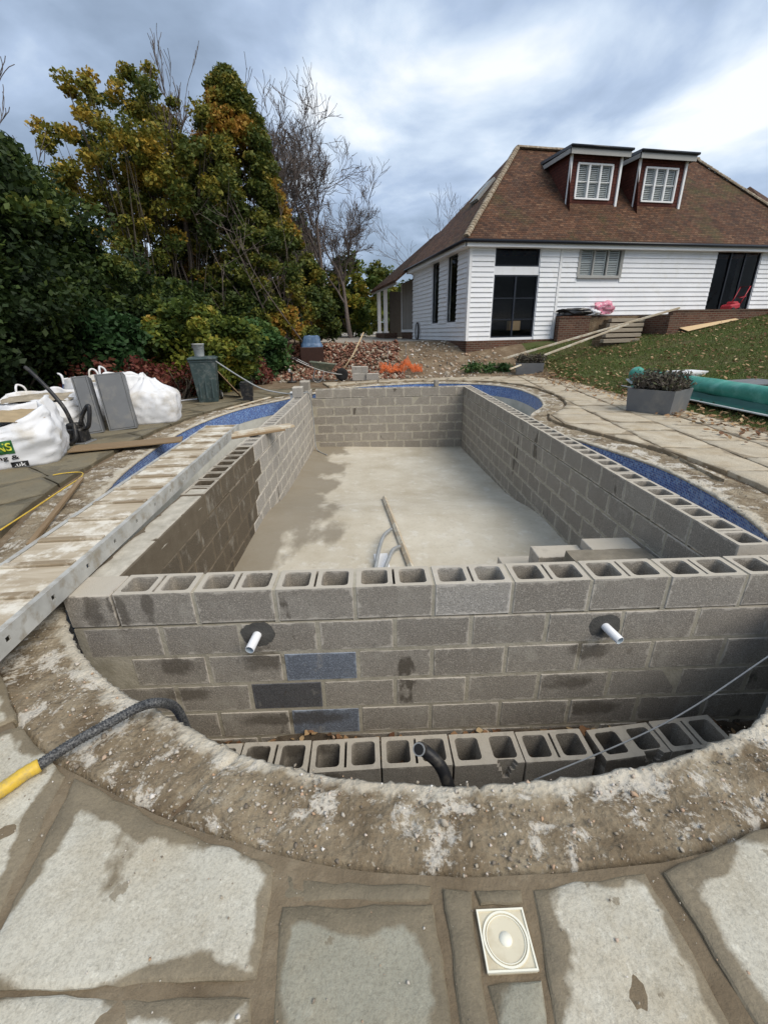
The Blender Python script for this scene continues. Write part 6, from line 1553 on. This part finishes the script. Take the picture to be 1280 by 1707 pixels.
# bare trees behind
for x, d, h, sd_, lab in ((505, 27, 10.6, 81, 'tall bare tree with fine twigs closest behind the ivy cone'), (545, 28.5, 11.6, 84, 'tallest bare tree, its round twiggy crown clear against the sky'), (585, 31, 9.3, 83, 'bare tree with drooping twigs between the ivy cone and the porch'), (470, 26, 10.2, 86, 'bare tree half hidden behind the shoulder of the ivy cone'), (700, 44, 11.6, 85, 'small distant bare tree above the porch roof')):
    b = gd(x, 545, d); b.z = terr(b.x, b.y)-.1
    tree('bare_tree', lab, b, h, .16 if d < 40 else .10, sd_, None, maxl=5 if d < 40 else 4, spread=.60, up=.10, nch=(4, 5) if d < 40 else (3, 4), ratio=.66, trunk=.36, rmin=.0095, bark='barkpale', group='bare trees behind the garden')
# a few yellow leaves and far trees
for x, d, h, rad, mt, sd_, lab in ((590, 34, 5.0, 2.2, 'leafyellow', 91, 'yellow-green far tree beside the porch post'), (555, 36, 4.0, 2.4, 'leafdark', 92, 'dark far hedge tree behind the drive'), (632, 42, 5.6, 2.4, 'leafmix', 93, 'olive far tree behind the porch'), (500, 33, 4.2, 2.2, 'leafmix', 94, 'brown-green far tree behind the covered tub'), (690, 60, 6.0, 3.0, 'leafdark', 95, 'dark far tree behind the wing roof')):
    b = gd(x, 545, d); b.z = terr(b.x, b.y)-.1
    bush('far_tree', lab, b, ell(0, 0, h*.52, rad, rad, h*.5, .4), 5200, .20, mt, sd_, None, 'tree', .6, 60, 8, group='trees beyond the drive')
for i, (x, lb) in enumerate(((330, 'dull green tree far off behind the autumn trees'), (520, 'dull green tree far off above the covered tub'), (610, 'dull green tree far off beyond the porch posts'), (690, 'dull green tree far off behind the wing roof'))):
    b = gd(x, 545, 75+8*(i % 3)); b.z = terr(b.x, b.y)-.2
    bush('distant_tree', lb, b, ell(0, 0, 3.2, 5.5, 3, 3.2, .3), 3000, .42, 'leafmix', 140+i, lambda P, c, dz: .1+.4*c, 'tree', 1.1, 40, 4, group='trees on the far skyline')
b = Vector((-6.4, 38, terr(-6.4, 38)-.1))  # added tree, placed so the slit side windows reflect dark foliage
bush('far_tree', 'tall dark far tree added to darken reflections in the side windows', b, ell(0, 0, 4.6, 3.2, 2.6, 4.5, .3), 9000, .22, 'leafdark', 96, None, 'tree', .7, 90, 8, group='trees beyond the drive')
# shrubs
b = gd(335, 632, 12.9); b.z = 0
bush('yellow_shrub', 'large yellow-green shrub behind the wheelie bin', b, ell(.1, 0, 1.15, 1.45, .9, 1.12, .4), 17000, .085, 'leafyellow', 101, lambda P, c, dz: np.clip(.25+.55*c+.2*dz, 0, 1), clump=.36, nclump=80)
b = gd(425, 600, 16.5); b.z = terr(b.x, b.y)
bush('laurel_shrub', 'fresh green leafy shrub reaching towards the covered tub', b, ell(.1, 0, .9, 1.15, .8, .8, .4), 9000, .095, 'leafgreen', 102, None, clump=.36, nclump=55)
b = gd(160, 640, 12.6); b.z = 0
bush('green_shrub', 'mid green fern-like shrub under the dark evergreens', b, ell(0, 0, 1.3, 1.3, .7, 1.0, .4), 8000, .095, 'leafgreen', 103, lambda P, c, dz: .25*c, clump=.36, nclump=50)
b = gd(200, 655, 11.6); b.z = 0
bush('red_shrub', 'low red-leaved shrub behind the upright planters', b, ell(0, .2, .5, 1.25, .6, .5, .2), 2600, .07, 'leafred', 104, None, clump=.30, nclump=55, stems=60)
b = gd(290, 650, 11.9); b.z = 0
bush('red_shrub', 'thin red-brown twiggy shrub beside the wheelie bin', b, ell(0, .2, .4, .75, .5, .4, .2), 1300, .06, 'leafred', 105, None, clump=.30, nclump=40, stems=50)
b = gd(425, 615, 14.8); b.z = 0
bush('small_shrub', 'small dark red shrub at the edge of the brick rubble', b, ell(0, 0, .35, .5, .4, .35, .2), 1300, .07, 'leafred', 106, None, clump=.25, nclump=30, stems=20)
b = gd(395, 622, 14.0); b.z = 0
bush('small_shrub', 'small green shrub between yellow shrub and rubble', b, ell(0, 0, .45, .6, .45, .42, .2), 1800, .085, 'leafgreen', 107, None, clump=.28, nclump=36, stems=20)
b = gd(815, 600, 16.2); b.z = terr(b.x, b.y)
bush('weed_clump', 'straggling weeds at the foot of the brick plinth', b, ell(0, 0, .12, .9, .35, .14, .1), 1500, .06, 'leafgreen', 108, None, 'weeds', .2, 30, 4)
# hedge at the back closing the garden
for i, (x, d, rad, h) in enumerate(((-90, 16, 2.2, 4.2), (60, 17.5, 2.2, 3.6), (180, 19.5, 2.4, 3.2), (300, 22, 2.4, 3.2), (400, 24, 2.4, 3.0))):
    b = gd(x, 600, d); b.z = terr(b.x, b.y)-.1
    bush('hedge_tree', ['dark hedge tree behind the broad evergreen', 'dark hedge tree behind the trailing evergreen', 'dark hedge tree glimpsed under the yellowing tree', 'dark hedge tree glimpsed under the loose autumn tree', 'dark hedge tree behind the foot of the ivy cone'][i], b, ell(0, 0, h*.5, rad, rad*.6, h*.5, .3), 7000, .22, 'leafdark', 120+i, lambda P, c, dz: .22*c, 'tree', .7, 60, 5)
# leaves on the ground, lawn grass
P = []
while len(P) < 5200:
    x, y = rng.uniform(4.2, 17), rng.uniform(4.5, 18.2); ex = 5.55+.25*sstep(12, 16, y)
    dd = x-ex
    pr = math.exp(-abs(dd)/.45) if dd < .8 else .30*(.35+max(0, fbm(x, y, 0, .8)))
    if dd < -.9 or y > 17.3+.19*(x-3.6)-1 or rng.random() > pr+(.0 if dd < 0 else .05): continue
    P.append((x, y, max(terr(x, y), .035 if dd < 0 else -1)+.025+(.03 if dd > .1 else 0)))
litter('fallen_leaves', 'brown fallen leaves scattered over lawn edge and bank', P, .045, M['leaflitter'], 6, .5)
gr = np.random.default_rng(3); n = 150000
X = gr.uniform(5.4, 17, n); Y = gr.uniform(4.6, 18.5, n); X = 5.4+(X-5.4)
ok = (X > 5.62+.25*np.clip((Y-12)/4, 0, 1)+gr.normal(0, .12, n)) & (Y < 17.2+.19*(X-3.6)-.2)
dens = np.array([.75+.6*fbm(x, y, 0, .9) for x, y in zip(X, Y)]); ok &= gr.random(n) < dens
X, Y = X[ok], Y[ok]; n = len(X); Zg = np.array([terr(x, y) for x, y in zip(X, Y)])
a = gr.uniform(0, 6.28, n); hh = gr.uniform(.03, .075, n); wv = gr.uniform(.006, .013, n); lean = gr.normal(0, .03, (n, 2))
b0 = np.stack([X-np.cos(a)*wv, Y-np.sin(a)*wv, Zg-.005], -1); b1 = np.stack([X+np.cos(a)*wv, Y+np.sin(a)*wv, Zg-.005], -1); tp = np.stack([X+lean[:, 0], Y+lean[:, 1], Zg+hh], -1)
V = np.stack([b0, b1, tp], 1).reshape(-1, 3); tag(link('grass', np_mesh('grass', V, np.arange(3*n).reshape(n, 3), M['grass'], {'tint': ('FACE', gr.random(n))})), 'rough green lawn grass rising towards the house', 'grass', None, 'stuff')
